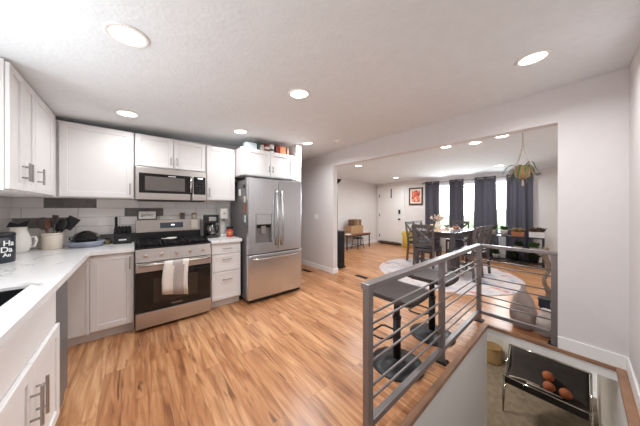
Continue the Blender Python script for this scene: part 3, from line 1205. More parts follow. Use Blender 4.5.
def utensil(name, label, p0, p1, head, m):
    p0, p1 = Vector(p0), Vector(p1)
    t = thing(name, label, 'utensil', (-.665, 3.60, ZC), 0, 'utensils in the crock')
    MB().tube([p0, p1], .007, 8).build('shaft', m, t)
    d = (p1 - p0).normalized()
    q = MB()
    if head == 'spoon':
        q.ball((0, 0, 0), .052, 1, .35, 1.3)
    elif head == 'turner':
        q.box(-.05, .05, -.003, .003, -.03, .11, .003)
    else:
        q.box(-.03, .03, -.004, .004, -.01, .08, .003)
        for i in range(3):
            q.box(-.018 + i * .015, -.012 + i * .015, -.006, .006, .0, .06)
    M = Matrix.Translation(p1) @ d.to_track_quat('Z', 'Y').to_matrix().to_4x4() @ Matrix.Rotation(PI / 2, 4, 'Z')
    for v in q.bm.verts:
        v.co = M @ v.co
    q.build('head', m, t)


utensil('cooking_spoon', 'black cooking spoon leaning right from the crock', (-.04, .0, .02), (.06, -.01, .25), 'spoon', BLACKP)
utensil('slotted_turner', 'dark slotted turner leaning far right out of the crock', (-.05, .025, .02), (.095, .03, .235), 'turner', BLACKP)
utensil('ladle', 'dark ladle leaning left out of the crock', (-.01, .0, .02), (-.06, .0, .27), 'spoon', DWOOD)
utensil('wooden_spatula', 'dark wooden spatula upright in the crock', (.0, -.02, .02), (.02, -.035, .28), 'fork', DWOOD)
utensil('wooden_spoon', 'slim brown spoon handle standing at the front of the crock', (-.02, -.035, .02), (-.025, -.055, .24), 'fork', BROWNW)

o = thing('serving_dish', 'blue-grey oval dish holding a black covered bowl on the counter', 'dish', (-.42, 3.58, ZC), .1)
q = MB()
q.lathe([(0, 0), (.12, 0), (.14, .03), (.155, .062), (.15, .064), (.135, .035), (.118, .01), (0, .01)], seg=32)
for v in q.bm.verts:
    v.co.y *= .9
q.build('body', BLUEC, o)
for s_ in (-1, 1):
    MB().box(s_ * .138 - .02, s_ * .138 + .02, -.03, .03,   .05, .062, .004).build('handle', BLUEC, o)
o = thing('covered_bowl', 'black faceted covered bowl sitting in the blue-grey dish', 'bowl', (-.42, 3.58, ZC + .011), .35)
MB().lathe([(0, 0), (.085, 0), (.10, .05), (.108, .09), (.09, .135), (.03, .165), (0, .17)], seg=7, smooth=False).build('body', BLACKG, o)
MB().tube([(-.10, 0, .07), (-.125, 0, .08), (-.13, 0, .1), (-.105, 0, .1)], .007).build('handle', BLACKP, o)
o = thing('glass_jar', 'small pale jar between the blue-grey dish and the knife block', 'jar', (-.255, 3.69, ZC))
MB().lathe([(0, 0), (.024, 0), (.028, .01), (.028, .045), (.02, .055), (0, .055)]).build('body', GLASSJ, o)
MB().lathe([(0, .054), (.022, .054), (.022, .068), (0, .068)]).build('lid', BLACKP, o)
o = thing('knife_block', 'black knife block full of knives left of the range', 'knife block', (-.115, 3.64, ZC))
MB().prism([(-.08, -.06, 0), (-.08, .08, 0), (-.08, .08, .20), (-.08, -.0, .16), (-.08, -.06, .1)], (.16, 0, 0)).build('body', BLACKP, o)
MB().box(-.035, .035, -.062, -.059, .04, .056).build('brand_mark', WHITEINK, o)
for i in range(5):
    x = -.06 + i * .03
    t = thing('steak_knife', ['first', 'second', 'third', 'fourth', 'fifth'][i] + ' short black knife from the left in the front row of the knife block', 'knife', (-.115 + x, 3.64, ZC), 0, 'knives in the black block')
    MB().bar((0, -.03, .135), (0, -.05, .215), .018, .014, .004).build('handle', BLACKM, t)
t = thing('chef_knife', 'tall black knife standing at the left of the knife block', 'knife', (-.115 - .062, 3.70, ZC), 0, 'knives in the black block')
MB().bar((0, .0, .18), (0, -.02, .325), .026, .02, .006).build('handle', BLACKM, t)

# ---- on the range
o = thing('framed_sign', 'small dark-framed white sign reading gather on top of the range', 'sign', (.125, 3.715, 1.206))
MB().box(-.09, .09, -.008, .008, .012, .118).build('board', PAPER, o)
q = MB()
q.box(-.105, .105, -.012, .012, 0, .016, .003).box(-.105, .105, -.012, .012, .114, .13, .003)
q.box(-.105, -.089, -.012, .012, .016, .114, .003).box(.089, .105, -.012, .012, .016, .114, .003)
q.build('frame', DWOOD, o)
MB().tube([(-.025, 0, .128), (-.018, 0, .143), (0, 0, .148), (.018, 0, .143), (.025, 0, .128)], .004).build('hanger', DWOOD, o)
text_mesh('lettering', 'gather', .05, INK, o, Matrix.Translation((0, -.0085, .066)) @ UPRIGHT)
for i, x in enumerate((.53, .68)):
    o = thing('salt_shaker' if i == 0 else 'pepper_shaker', ['left wooden shaker with grey middle on top of the range', 'right wooden shaker with pale middle on top of the range'][i], 'shaker', (x, 3.715, 1.206), 0, 'shakers on the range')
    MB().lathe([(0, 0), (.03, 0), (.03, .02), (.026, .022), (.026, .065), (0, .065)]).build('body', [DSTEEL, PALECLAY][i], o)
    MB().lathe([(0, .064), (.028, .064), (.028, .085), (.02, .09), (0, .09)]).build('cap', BROWNW if i == 0 else BASK, o)
    MB().box(-.036, -.029, -.012, .012, .0, .09, .003).build('side_strip', BASK, o)
o = thing('spoon_rest', 'white ceramic spoon rest sitting on the range grates', 'spoon rest', (.36, 3.38, .9645), .5)
MB().lathe([(0, .0), (.035, .0), (.055, .012), (.06, .022), (.055, .023), (.033, .008), (0, .006)]).build('bowl', WHITEC, o)
MB().prism([(-.05, -.014, .012), (-.12, -.012, .02), (-.12, .012, .02), (-.05, .014, .012)], (0, 0, .008)).build('handle', WHITEC, o)
tag(MB().box(.628, .712, 3.665, 3.679, 1.075, 1.20, .003).build('cream_patch', CREAM), 'cream card at the right end of the range back panel', 'patch')  # plain cream block in front of the back panel

# ---- right counter
o = thing('coffee_maker', 'black and steel drip coffee maker on the short counter', 'coffee maker', (.865, 3.55, ZC))
MB().box(-.08, .08, -.11, .11, 0, .035, .01).build('base', BLACKP, o)
MB().box(-.08, .08, .03, .11, .035, .33, .01).build('tower', BLACKP, o)
MB().box(-.082, .082, -.10, .11, .215, .335, .012).build('brew_head', BLACKP, o)
MB().box(-.05, .05, -.103, -.09, .245, .305, .006).build('steel_band', NICKEL, o)
cf = MB().lathe([(0, .036), (.055, .036), (.07, .07), (.07, .12), (.055, .17), (.05, .19), (0, .19)], (0, -.04, 0)).build('carafe', mat('carafe_steel', rgb(120, 116, 114), .15, .9, var=.1), o)
MB().tube([(.045, -.07, .17), (.075, -.1, .17), (.085, -.105, .12), (.06, -.085, .07)], .009).build('carafe_handle', BLACKP, cf)
o = thing('drink_maker', 'slim white drink maker right of the coffee maker', 'drink maker', (1.045, 3.60, ZC))
MB().box(-.055, .055, -.09, .09, 0, .03, .01).build('base', WHITEC, o)
MB().box(-.04, .04, .0, .09, .03, .43, .015).build('column', WHITEC, o)
MB().box(-.058, .058, -.09, .09, .27, .43, .015).build('head', WHITEC, o)
MB().cyl((0, -.05, .27), (0, -.05, .24), .016).build('nozzle', NICKEL, o)
MB().box(-.014, .014, -.094, -.088, .34, .36, .002).build('button', NICKEL, o)
o = thing('red_jar', 'red jar with black lid at the right end of the short counter', 'jar', (1.105, 3.44, ZC))
MB().lathe([(0, 0), (.045, 0), (.048, .01), (.048, .105), (.038, .12), (0, .12)]).build('body', RED, o)
MB().lathe([(0, .118), (.044, .118), (.044, .15), (.04, .155), (0, .155)]).build('lid', BLACKP, o)
MB().lathe([(.0482, .035), (.049, .035), (.049, .08), (.0482, .08)]).build('label_band', ORANGE, o)

# ---- recessed lamps
LAMPS = [(-.034, 1.65, 'large round recessed lamp at upper left over the sink counter', 5.5),
         (-.06, 3.0, 'recessed lamp in front of the microwave cabinets', 3.5),
         (1.15, 1.66, 'recessed lamp in the middle of the kitchen ceiling', 12),
         (1.10, 2.98, 'recessed lamp over the refrigerator front', 4),
         (2.27, 3.02, 'recessed lamp by the hall right of the refrigerator', 15),
         (2.27, .228, 'recessed lamp at upper right over the stair opening', 11),
         (4.46, 3.73, 'recessed lamp near the left end of the dining ceiling', 15),
         (6.55, 3.9, 'recessed lamp nearest the front door', 14),
         (4.406, 1.147, 'recessed lamp just under the opening edge, middle of three in a row', 7),
         (4.31, 1.567, 'added lamp for a bright streak along the opening edge, leftmost of three in a row', 7),  # added lamp standing in for a bright streak at the header edge
         (4.33, .776, 'added lamp for a bright streak along the opening edge nearest the hanging plant', 7),  # second added lamp, for the other bright streak by the header
         (6.55, 1.22, 'recessed lamp nearest the dining window curtains', 9),
         ]
lp = None
for i, (x, y, lb, pw) in enumerate(LAMPS):
    if lp is None:
        lp = thing('recessed_lamp', lb, 'ceiling light', (x, y, ceil_z(x)), 0, 'recessed ceiling lamps')
        MB().lathe([(.078, -.001), (.10, -.001), (.102, -.004), (.098, -.007), (.080, -.009), (.078, -.004)], seg=36).build('trim_ring', TRIM, lp)
        MB().lathe([(0, -.0045), (.0785, -.0045), (.0785, -.002), (0, -.002)], seg=36).build('diffuser', LAMPD, lp)
        o = lp
    else:
        o = dup(lp, (x, y, ceil_z(x)), 0, lb)
    o.rotation_euler = (0, math.atan(-.0635 if x < XD else .05), 0)
    area('recessed_lamp_light', (x, y, ceil_z(x) - .02), (0, 0, 0), .14, .14, pw, (.955, .98, 1.0), 'DISK', 165)
o = thing('smoke_detector', 'white smoke detector on the ceiling before the opening', 'smoke detector', (2.62, 2.63, ceil_z(2.62)))
MB().lathe([(0, -.001), (.065, -.001), (.062, -.028), (.04, -.036), (0, -.036)]).build('body', TRIM, o)
MB().lathe([(.045, -.034), (.05, -.0345), (.05, -.031), (.045, -.032)]).build('vent_ring', PALECLAY, o)
o = thing('light_switch', 'white light switch plate on the wall between refrigerator and opening', 'switch', (XD, 3.87, 1.17))
MB().box(-.006, 0, -.06, .06, -.06, .06, .003).build('plate', TRIM, o)
for y in (-.024, .024):
    MB().box(-.010, -.005, y - .015, y + .015, -.033, .033, .003).build('rocker', TRIM, o)
for (x, y, lb) in ((3.19 + .25, 2.80, 'dark floor register in the boards left of the stools'), (2.86, 3.85, 'dark floor register in the hall behind the refrigerator')):
    o = thing('floor_vent', lb, 'floor vent', (x, y, 0.0))
    MB().box(-.05, .05, -.14, .14, .0, .006, .002).build('frame', BLACKM, o)
    for i in range(9):
        MB().box(-.035, .035, -.12 + i * .028, -.108 + i * .028, .005, .009).build('slat', CASTI, o)

# ================================================================== STAIR RAILING
rl = thing('stair_railing', 'grey metal railing with paired rods round the stair opening', 'railing', (0, 0, 0))
PY = .79
PX = 3.19
posts = [(1.03, PY), (2.08, PY), (PX, PY), (PX, .165)]
for (x, y) in posts:
    p = MB().box(x - .022, x + .022, y - .022, y + .022, 0.008, .90, .003).build('post', GREYRAIL, rl)
    q = MB().box(x - .045, x + .045, y - .045, y + .045, .0, .010, .002)
    for sx in (-.033, .033):
        for sy in (-.033, .033):
            q.cyl((x + sx, y + sy, .01), (x + sx, y + sy, .017), .007, seg=8)
    q.build('base_plate', BLACKM, p)
MB().box(1.03 - .03, PX + .03, PY - .03, PY + .03, .895, .93, .004).build('top_rail', GREYRAIL, rl)
MB().box(PX - .03, PX + .03, .165 - .025, PY - .03, .895, .93, .004).build('top_rail', GREYRAIL, rl)
MB().box(1.055, 2.055, PY - .02, PY + .02, .095, .135, .003).build('bottom_rail', GREYRAIL, rl)
MB().box(2.105, PX - .025, PY - .02, PY + .02, .095, .135, .003).build('bottom_rail', GREYRAIL, rl)
MB().box(PX - .02, PX + .02, .19, PY - .025, .095, .135, .003).build('bottom_rail', GREYRAIL, rl)
for z in (.742, .681, .537, .461, .318, .242):
    MB().cyl((1.05, PY, z), (PX - .02, PY, z), .0075, seg=10).build('rod', GREYRAIL, rl)
    MB().cyl((PX, .18, z), (PX, PY - .02, z), .0075, seg=10).build('rod', GREYRAIL, rl)


# ================================================================== BAR STOOLS
def make_stool(label, loc, rz):
    t = thing('bar_stool', label, 'stool', loc, rz, 'pedestal stools by the railing')
    MB().lathe([(0, 0), (.215, 0), (.22, .006), (.215, .014), (.12, .028), (.04, .045), (.032, .06), (0, .06)], seg=36).build('base', BLACKM, t)
    MB().cyl((0, 0, .05), (0, 0, .40), .033).cyl((0, 0, .38), (0, 0, .585), .027).cyl((0, 0, .40), (0, 0, .42), .038).build('column', BLACKM, t)
    fr = [(.0, -.03, .22), (.09, -.06, .22), (.11, -.10, .22), (.11, -.19, .22), (.09, -.215, .22), (-.09, -.215, .22), (-.11, -.19, .22), (-.11, -.10, .22), (-.09, -.06, .22)]
    q = MB().tube([(x, -y, z) for x, y, z in fr], .009, 8, True)
    q.cyl((0, 0, .205), (0, 0, .24), .036)
    q.build('footrest', BLACKM, t)
    # saddle seat, turned down along one edge
    rows = []
    for i in range(15):
        u = -1 + 2 * i / 14
        x = .22 * u
        row = []
        for j in range(15):
            v = -1 + 2 * j / 14
            y = .21 * v
            cx = max(0, abs(u) - .8) / .2
            cy = max(0, abs(v) - .8) / .2
            sh = 1 - .05 * cx * cx * (1 if abs(v) > .6 else 0)
            z = .625 + .018 * abs(u) ** 2 - .05 * max(0, -v - .55) ** 1.5 - .012 * (1 - v * v) * .5
            corner = max(0, abs(u) - .7) * max(0, abs(v) - .7) / .09
            row.append((x * (1 - .09 * corner), y * (1 - .09 * corner), z))
        rows.append(row)
    MB().sheet(rows, .028).build('seat', SEATW, t)
    MB().box(-.09, .09, -.09, .09, .585, .602, .004).box(-.16, .16, -.15, .15, .598, .608, .003).build('seat_plate', BLACKM, t)
    return t


s1 = make_stool('nearer black pedestal stool with dark wood seat behind the railing', (1.755, 1.035, 0), 0)
s2 = dup(s1, (2.45, 1.03, 0), 0, 'farther black pedestal stool behind the railing, towards the dining table')

# ================================================================== DINING
rug = MB().lathe([(0, 0), (1.30, 0), (1.31, .004), (1.30, .009), (0, .009)], seg=72)
tag(rug.build('round_rug', RUGM, None, (5.05, 1.90, 0.0005)), 'large round pale rug with red and blue print under the dining chairs', 'rug')
ZR = .0125
TX0, TX1, TY0, TY1, TZ1 = 5.22, 6.62, 1.72, 2.66, .83
tb = thing('dining_table', 'charcoal dining table with a runner by the curtained window', 'table', (TX0, TY0, 0))
tw_, td_ = TX1 - TX0, TY1 - TY0
MB().box(0, tw_, 0, td_, TZ1 - .035, TZ1, .006).build('table_top', TABLEW, tb)
MB().box(.07, tw_ - .07, .06, .085, TZ1 - .13, TZ1 - .035).box(.07, tw_ - .07, td_ - .085, td_ - .06, TZ1 - .13, TZ1 - .035).box(.06, .085, .06, td_ - .06, TZ1 - .13, TZ1 - .035).box(tw_ - .085, tw_ - .06, .06, td_ - .06, TZ1 - .13, TZ1 - .035).build('apron', DWOOD, tb)
for (x, y) in ((.07, .07), (tw_ - .07, .07), (.07, td_ - .07), (tw_ - .07, td_ - .07)):
    MB().box(x - .042, x + .042, y - .042, y + .042, ZR, TZ1 - .035, .005).build('leg', DWOOD, tb)
tag(MB().box(TX0 + .02, TX1 - .1, TY0 + .3, TY1 - .3, TZ1 + .0005, TZ1 + .005).build('table_runner', RUNM), 'red and cream patterned runner along the dining table', 'table runner')


def make_chair(label, loc, rz):
    # faces +X; back at local x = -0.21
    t = thing('dining_chair', label, 'chair', loc, rz, 'dining chairs round the table')
    MB().box(-.21, .22, -.215, .215, .445, .475, .006).build('seat_frame', DWOOD, t)
    MB().box(-.185, .225, -.21, .21, .475, .515, .018, 3).build('seat', DSEAT, t)
    for y in (-.2, .2):
        q = MB()
        q.bar((-.235, y, 0), (-.20, y, .46), .036, .042)
        q.bar((-.20, y, .45), (-.27, y, 1.0), .036, .04, .004)
        q.build('leg', DWOOD, t)
        MB().box(.17, .212, y - .02, y + .02, 0, .45, .004).build('leg', DWOOD, t)
    b = MB()
    b.bar((-.268, -.2, .965), (-.268, .2, .965), .026, .075, .004)
    b.bar((-.215, -.2, .585), (-.215, .2, .585), .024, .06, .004)
    b.bar((-.22, -.185, .61), (-.264, .185, .94), .022, .045)
    b.bar((-.22, .185, .61), (-.264, -.185, .94), .022, .045)
    b.build('cross_back', DWOOD, t)
    b = MB()
    for y in (-.2, .2):
        b.bar((-.225, y, .2), (.19, y, .2), .02, .03)
    b.bar((.0, -.2, .2), (.0, .2, .2), .02, .03)
    b.build('stretcher', DWOOD, t)
    return t


chA = make_chair('cross-backed dining chair at the near end of the table, back to the kitchen', (4.93, 2.17, ZR), .05)
chB = dup(chA, (4.93, 1.48, ZR), R90, 'cross-backed dining chair on the railing side of the table, nearer the stools')
chC = dup(chA, (5.45, 1.46, ZR), R90 - .08, 'cross-backed dining chair on the railing side of the table, nearer the curtains')
chD = dup(chA, (5.60, 2.66, ZR), -R90, 'dining chair on the door side of the table, directly behind the near end chair')
chE = dup(chA, (6.10, 2.68, ZR), -R90, 'dining chair on the door side of the table, closer to the picture wall')
chF = dup(chA, (6.84, 2.2, 0), PI, 'dining chair at the window end of the table before the curtains')

# on the table
tz = TZ1 + .006
o = thing('flower_pitcher', 'white pitcher of pale dried flowers on the dining table', 'vase', (5.86, 2.32, tz))
MB().lathe([(0, 0), (.055, 0), (.075, .04), (.07, .11), (.045, .16), (.055, .19), (.045, .19), (.035, .16), (0, .15)]).build('pitcher', WHITEC, o)
q = MB()
rr = random.Random(3)
for i in range(26):
    a, e, L_ = rr.uniform(0, 2 * PI), rr.uniform(.5, 1.4), rr.uniform(.08, .2)
    p = Vector((math.cos(a) * math.cos(e) * L_, math.sin(a) * math.cos(e) * L_, .18 + math.sin(e) * L_))
    q.tube([(0, 0, .16), p], .002, 5)
    q.ball(p, rr.uniform(.018, .032), 1, 1, .8, 8)
q.build('flowers', mat('dried_flower', rgb(222, 200, 184), .8, var=.15), o)
for i, (x, y, h_, lb) in enumerate(((5.60, 2.36, .13, 'taller yellow candle in front of the flower pitcher'), (5.56, 2.20, .09, 'shorter yellow candle in front of the flower pitcher'))):
    o = thing('pillar_candle', lb, 'candle', (x, y, tz), 0, 'candles on the dining table')
    MB().lathe([(0, 0), (.034, 0), (.036, .004), (.036, h_), (.03, h_ + .004), (0, h_ - .003)]).build('wax', CANDLE, o)
    MB().cyl((0, 0, h_ - .005), (0, .002, h_ + .018), .0018, seg=6).build('wick', BLACKP, o)
o = thing('succulent', 'small dark green plant in a pale pot beside the flower pitcher', 'plant', (5.92, 2.13, tz))
MB().lathe([(0, 0), (.04, 0), (.052, .07), (.046, .07), (.036, .01), (0, .01)]).build('pot', CREAM, o)
q = MB()
for i in range(30):
    a = rr.uniform(0, 2 * PI)
    q.leaf((0, 0, .06), (math.cos(a), math.sin(a), rr.uniform(.4, 1.6)), .09, .025, droop=.3, n=3)
q.build('foliage', LEAFD, o)
o = thing('bowl', 'orange fruit bowl near the window end of the table', 'bowl', (6.3, 2.05, TZ1 + .0005))
MB().lathe([(0, 0), (.04, 0), (.075, .03), (.09, .06), (.084, .06), (.06, .025), (0, .012)]).build('body', TERRA, o)

# ---- curtains, rod
rod = thing('curtain_rod', 'silver curtain rod above the dining window', 'curtain rod', (7.36, 2.0, 2.185))
MB().cyl((0, -1.36, 0), (0, 1.36, 0), .0125).build('rod', NICKEL, rod)
for s_ in (-1, 1):
    MB().ball((0, s_ * 1.385, 0), .03).build('finial', NICKEL, rod)
for y in (-1.33, 0, 1.33):
    MB().cyl((0.005, y, 0), (.09, y, 0), .009).cyl((.08, y, 0), (.089, y, 0), .03).build('bracket', NICKEL, rod)


def curtain(y0, y1, b0, b1, folds, lb):
    t = thing('curtain', lb, 'curtain', (7.36, (y0 + y1) / 2, 0), 0, 'dark curtains on the dining window')
    ym = (y0 + y1) / 2
    rows = []
    n = folds * 16
    for i in range(n + 1):
        u = i / n
        row = []
        for k in range(13):
            v = k / 12
            ya = y0 + (y1 - y0) * u
            yb = b0 + (b1 - b0) * u
            y = ya + (yb - ya) * (1 - v) ** 1.3 - ym
            amp = .034 + .010 * math.sin(3 * u + 4 * v)
            ph = 2 * PI * folds * u + .25 * math.sin(v * 3 + u * 6)
            row.append((-amp * math.cos(ph) * (1 if v < .9 else .85), y + .006 * math.sin(2 * ph), .015 + 2.215 * v))
        rows.append(row)
    MB().sheet(rows, .004).build('cloth', CURT, t)
    for i in range(folds * 2):
        u = (i + .5) / (folds * 2)
        y = y0 + (y1 - y0) * u - ym
        pts = [(.026 * math.cos(a_) * .0 + 0, y + .004 * math.cos(a_), 2.185 + .026 * math.sin(a_)) for a_ in [0]]
        g = MB()
        ring = [(.026 * math.cos(2 * PI * k / 14), y, 2.185 + .026 * math.sin(2 * PI * k / 14)) for k in range(14)]
        g.tube(ring, .005, 6, True)
        g.build('grommet', NICKEL, t)


curtain(2.86, 3.30, 2.84, 3.30, 2, 'dark grey curtain panel beside the picture, leftmost of four')
curtain(2.19, 2.57, 2.17, 2.58, 2, 'dark grey curtain panel second from the picture, behind the table')
curtain(1.44, 1.92, 1.36, 1.96, 2, 'dark grey curtain panel third from the picture, flaring towards the floor')
curtain(.725, 1.225, .72, 1.24, 3, 'dark grey curtain panel behind the plant stand, rightmost of four')

# ---- picture on the front wall
o = thing('framed_picture', 'framed red abstract picture between front door and curtains', 'picture', (XF, 3.67, 1.78))
MB().box(-.012, -.002, -.20, .20, -.25, .25).build('mat_board', CREAM, o)
MB().box(-.015, -.011, -.15, .15, -.20, .20).build('print', ARTM, o)
q = MB()
q.box(-.03, 0, -.245, -.2, -.30, .30, .004).box(-.03, 0, .2, .245, -.30, .30, .004)
q.box(-.03, 0, -.2, .2, -.30, -.25, .004).box(-.03, 0, -.2, .2, .25, .30, .004)
q.build('frame', mat('dark_brown_frame', rgb(74, 44, 38), .4, var=.15), o)
# ---- door extras
o = thing('door_hook', 'black over-door hook strap at the top of the front door', 'hook', (XF - .012, 4.62, 0))
MB().box(-.006, 0, -.02, .02, 1.75, DZ + .0, .002).build('strap', BLACKM, o)
MB().tube([(-.004, 0, 1.78), (-.04, 0, 1.76), (-.055, 0, 1.79)], .006).build('hook', BLACKM, o)
o = thing('draft_stopper', 'dark brown stuffed draught stopper along the foot of the front door', 'draft stopper', (XF - .10, 4.66, .0))
pts = [(0.012 * math.sin(i * 1.1), -.50 + i * .05, .058) for i in range(21)]
MB().tube(pts, .056, 12, False, lambda u: .45 + .55 * min(1, 8 * u, 8 * (1 - u)) + .06 * math.sin(u * 40)).build('body', BROWNS, o)
o = thing('storage_bin', 'tall yellow cloth bin on the floor by the front door', 'bin', (7.2, 3.86, 0))
MB().lathe([(0, 0), (.13, 0), (.14, .01), (.155, .56), (.15, .565), (.14, .55), (.125, .02), (0, .015)]).build('body', YELLOW, o)
for s_ in (-1, 1):
    MB().tube([(-.05, s_ * .15, .5), (-.04, s_ * .17, .44), (.04, s_ * .17, .44), (.05, s_ * .15, .5)], .008).build('handle', BROWNW, o)

# ---- low table by the left wall
o = thing('console_table', 'low brown wood table with black legs against the left dining wall', 'table', (5.18, 4.80, 0))
MB().box(0, 1.24, 0, .46, .455, .50, .006).build('table_top', BROWNW, o)
for (x, y) in ((.04, .04), (1.2, .04), (.04, .42), (1.2, .42)):
    MB().box(x - .014, x + .014, y - .014, y + .014, 0, .455).build('leg', BLACKM, o)
MB().box(.04, 1.2, .03, .05, .42, .455).box(.04, 1.2, .41, .43, .42, .455).build('rail', BLACKM, o)
o = thing('step_stool', 'small dark metal stool tucked under the low brown table', 'stool', (5.78, 4.86, 0))
MB().box(-.15, .15, -.13, .13, .345, .37, .008).build('seat', BLACKM, o)
for sx in (-1, 1):
    for sy in (-1, 1):
        MB().cyl((sx * .16, sy * .14, 0), (sx * .12, sy * .10, .35), .011, seg=8).build('leg', BLACKM, o)
q = MB()
for s_ in (-1, 1):
    q.cyl((-.145, s_ * .125, .14), (.145, s_ * .125, .14), .007, seg=8).cyl((s_ * .145, -.125, .14), (s_ * .145, .125, .14), .007, seg=8)
q.build('stretcher', BLACKM, o)
o = thing('wicker_crate', 'tan crate standing on the low brown table', 'crate', (5.50, 4.90, .5005))
q = MB()
for z in (.0, .07, .14, .21):
    q.box(0, .62, 0, .015, z + .005, z + .065, .003).box(0, .62, .285, .30, z + .005, z + .065, .003)
    q.box(0, .015, .015, .285, z + .005, z + .065, .003).box(.605, .62, .015, .285, z + .005, z + .065, .003)
q.build('slats', CARD, o)
MB().box(.015, .605, .015, .285, 0, .012).build('bottom', CARD, o)
for x in (.02, .59):
    for y in (.02, .27):
        MB().box(x - .0, x + .018, y - .0, y + .012, .012, .27).build('corner_post', CARD, o)
o = thing('carton', 'brown box perched on top of the tan crate', 'box', (5.66, 4.905, .776))
MB().box(0, .36, 0, .28, 0, .20, .004).build('body', CARDD, o)
MB().box(.16, .2, -.001, .281, .01, .201).build('tape', CARD, o)
for i, (x, y, a_, lb) in enumerate(((5.30, 4.88, .2, 'loose white papers at the left end of the low table'), (6.28, 4.95, -.15, 'white paper stack right of the tan crate'))):
    q = MB()
    for k in range(5):
        q.box(-.11, .11, -.07, .07, k * .005, k * .005 + .004, M=Matrix.Rotation(.12 * (k % 3 - 1), 4, 'Z'))
    tag(q.build('paper_stack', PAPER, None, (x, y, .501), a_), lb, 'papers')

# ---- tower speaker and floor lamp by the opening edge
o = thing('tower_speaker', 'black tower speaker on the floor at the left edge of the opening', 'speaker', (3.62, 3.62, 0))
MB().box(-.085, .085, -.11, .11, .03, .84, .006).build('cabinet', BLACKP, o)
MB().box(-.1, .1, -.13, .13, 0, .03, .005).build('base', BLACKM, o)
MB().box(-.07, .07, -.118, -.108, .1, .8, .004).build('grille', CASTI, o)
o = thing('floor_lamp', 'black torchiere floor lamp just behind the left edge of the opening', 'lamp', (3.80, 3.86, 0))
MB().lathe([(0, 0), (.13, 0), (.13, .015), (.03, .03), (0, .03)]).build('base', BLACKM, o)
MB().cyl((0, 0, .02), (0, 0, 1.98), .02).build('pole', BLACKM, o)
MB().lathe([(.0, 1.97), (.03, 1.97), (.08, 2.02), (.12, 2.07), (.112, 2.07), (.07, 2.02), (0, 1.98)]).build('shade', BLACKM, o)
o = thing('outlet', 'wall socket with a dark plug under the low table', 'socket', (5.30, YDL, .22))
MB().box(-.04, .04, -.006, 0, -.06, .06, .003).build('plate', TRIM, o)
MB().box(-.03, .03, -.05, -.006, -.03, .03, .006).build('plug', BLACKP, o)

# ---- plant stand and plants
ps = thing('plant_stand', 'black metal plant stand with three shelves before the rightmost curtain', 'plant stand', (7.02, 1.02, 0))
for z in (.11, .37, .69):
    q = MB()
    q.box(-.13, .13, -.50, .50, z - .02, z, .004)
    q.build('shelf', BLACKM, ps)
for sx in (-.12, .12):
    for sy in (-.49, .49):
        MB().box(sx - .011, sx + .011, sy - .011, sy + .011, 0, .70).build('leg', BLACKM, ps)


def plant(name, label, loc, pot, potm, nleaf, L_, wl, leafm, seed, spread=.8, droop=.5, potkind='round', group='plants on the stand'):
    t = thing(name, label, 'plant', loc, 0, group)
    r0, h0 = pot
    if potkind == 'box':
        q = MB()
        q.box(-r0 * .6, r0 * .6, -r0 * 1.5, r0 * 1.5, 0, h0, .006)
        q.build('pot', potm, t)
    else:
        MB().lathe([(0, 0), (r0 * .72, 0), (r0, h0 * .96), (r0 * 1.05, h0), (r0 * .9, h0), (r0 * .85, h0 * .9), (0, h0 * .88)]).build('pot', potm, t)
    rr = random.Random(seed)
    q = MB()
    for i in range(nleaf):
        a = rr.uniform(0, 2 * PI)
        up = rr.uniform(.5, 2.4)
        ox, oy = rr.uniform(-.5, .5) * r0, rr.uniform(-.5, .5) * r0 * (2.4 if potkind == 'box' else 1)
        q.leaf((ox, oy, h0 * .9), (math.cos(a) * spread, math.sin(a) * spread, up), L_ * rr.uniform(.6, 1.15), wl, droop=droop, n=4)
    q.build('foliage', leafm, t)
    return t


plant('potted_plant', 'small plant in a pale wire pot at the left end of the stand top', (7.02, 1.435, .691), (.06, .13), PALECLAY, 50, .14, .035, LEAF, 1)
plant('potted_plant', 'bright green plant in a white pot second on the stand top', (7.02, 1.215, .691), (.08, .14), ROCKW, 80, .125, .045, LEAF, 2)
plant('potted_plant', 'dry brownish plant in a clay trough in the middle of the stand top', (7.02, .96, .691), (.075, .11), TERRA, 90, .12, .035, LEAFY, 3, potkind='box')
plant('potted_plant', 'dusky trailing plant in a long white box at the right end of the stand top', (7.02, .635, .691), (.085, .13), ROCKW, 110, .14, .04, LEAFP, 4, potkind='box')
plant('potted_plant', 'dark leafy plant in the middle of the centre shelf', (7.02, .95, .371), (.08, .09), CREAM, 100, .13, .055, LEAFD, 5)
plant('potted_plant', 'leafy green plant at the right end of the centre shelf', (7.02, .68, .371), (.08, .09), ROCKW, 110, .14, .055, LEAF, 6)
plant('potted_plant', 'green plant at the left end of the lowest shelf', (7.02, 1.38, .111), (.075, .1), ROCKW, 90, .13, .05, LEAF, 7)
plant('potted_plant', 'dark plant in the middle of the lowest shelf', (7.02, 1.03, .111), (.085, .1), BLACKP, 100, .13, .055, LEAFD, 8)
plant('potted_plant', 'bushy dark plant at the right end of the lowest shelf', (7.02, .68, .111), (.09, .1), BLACKP, 140, .14, .06, LEAFD, 9)

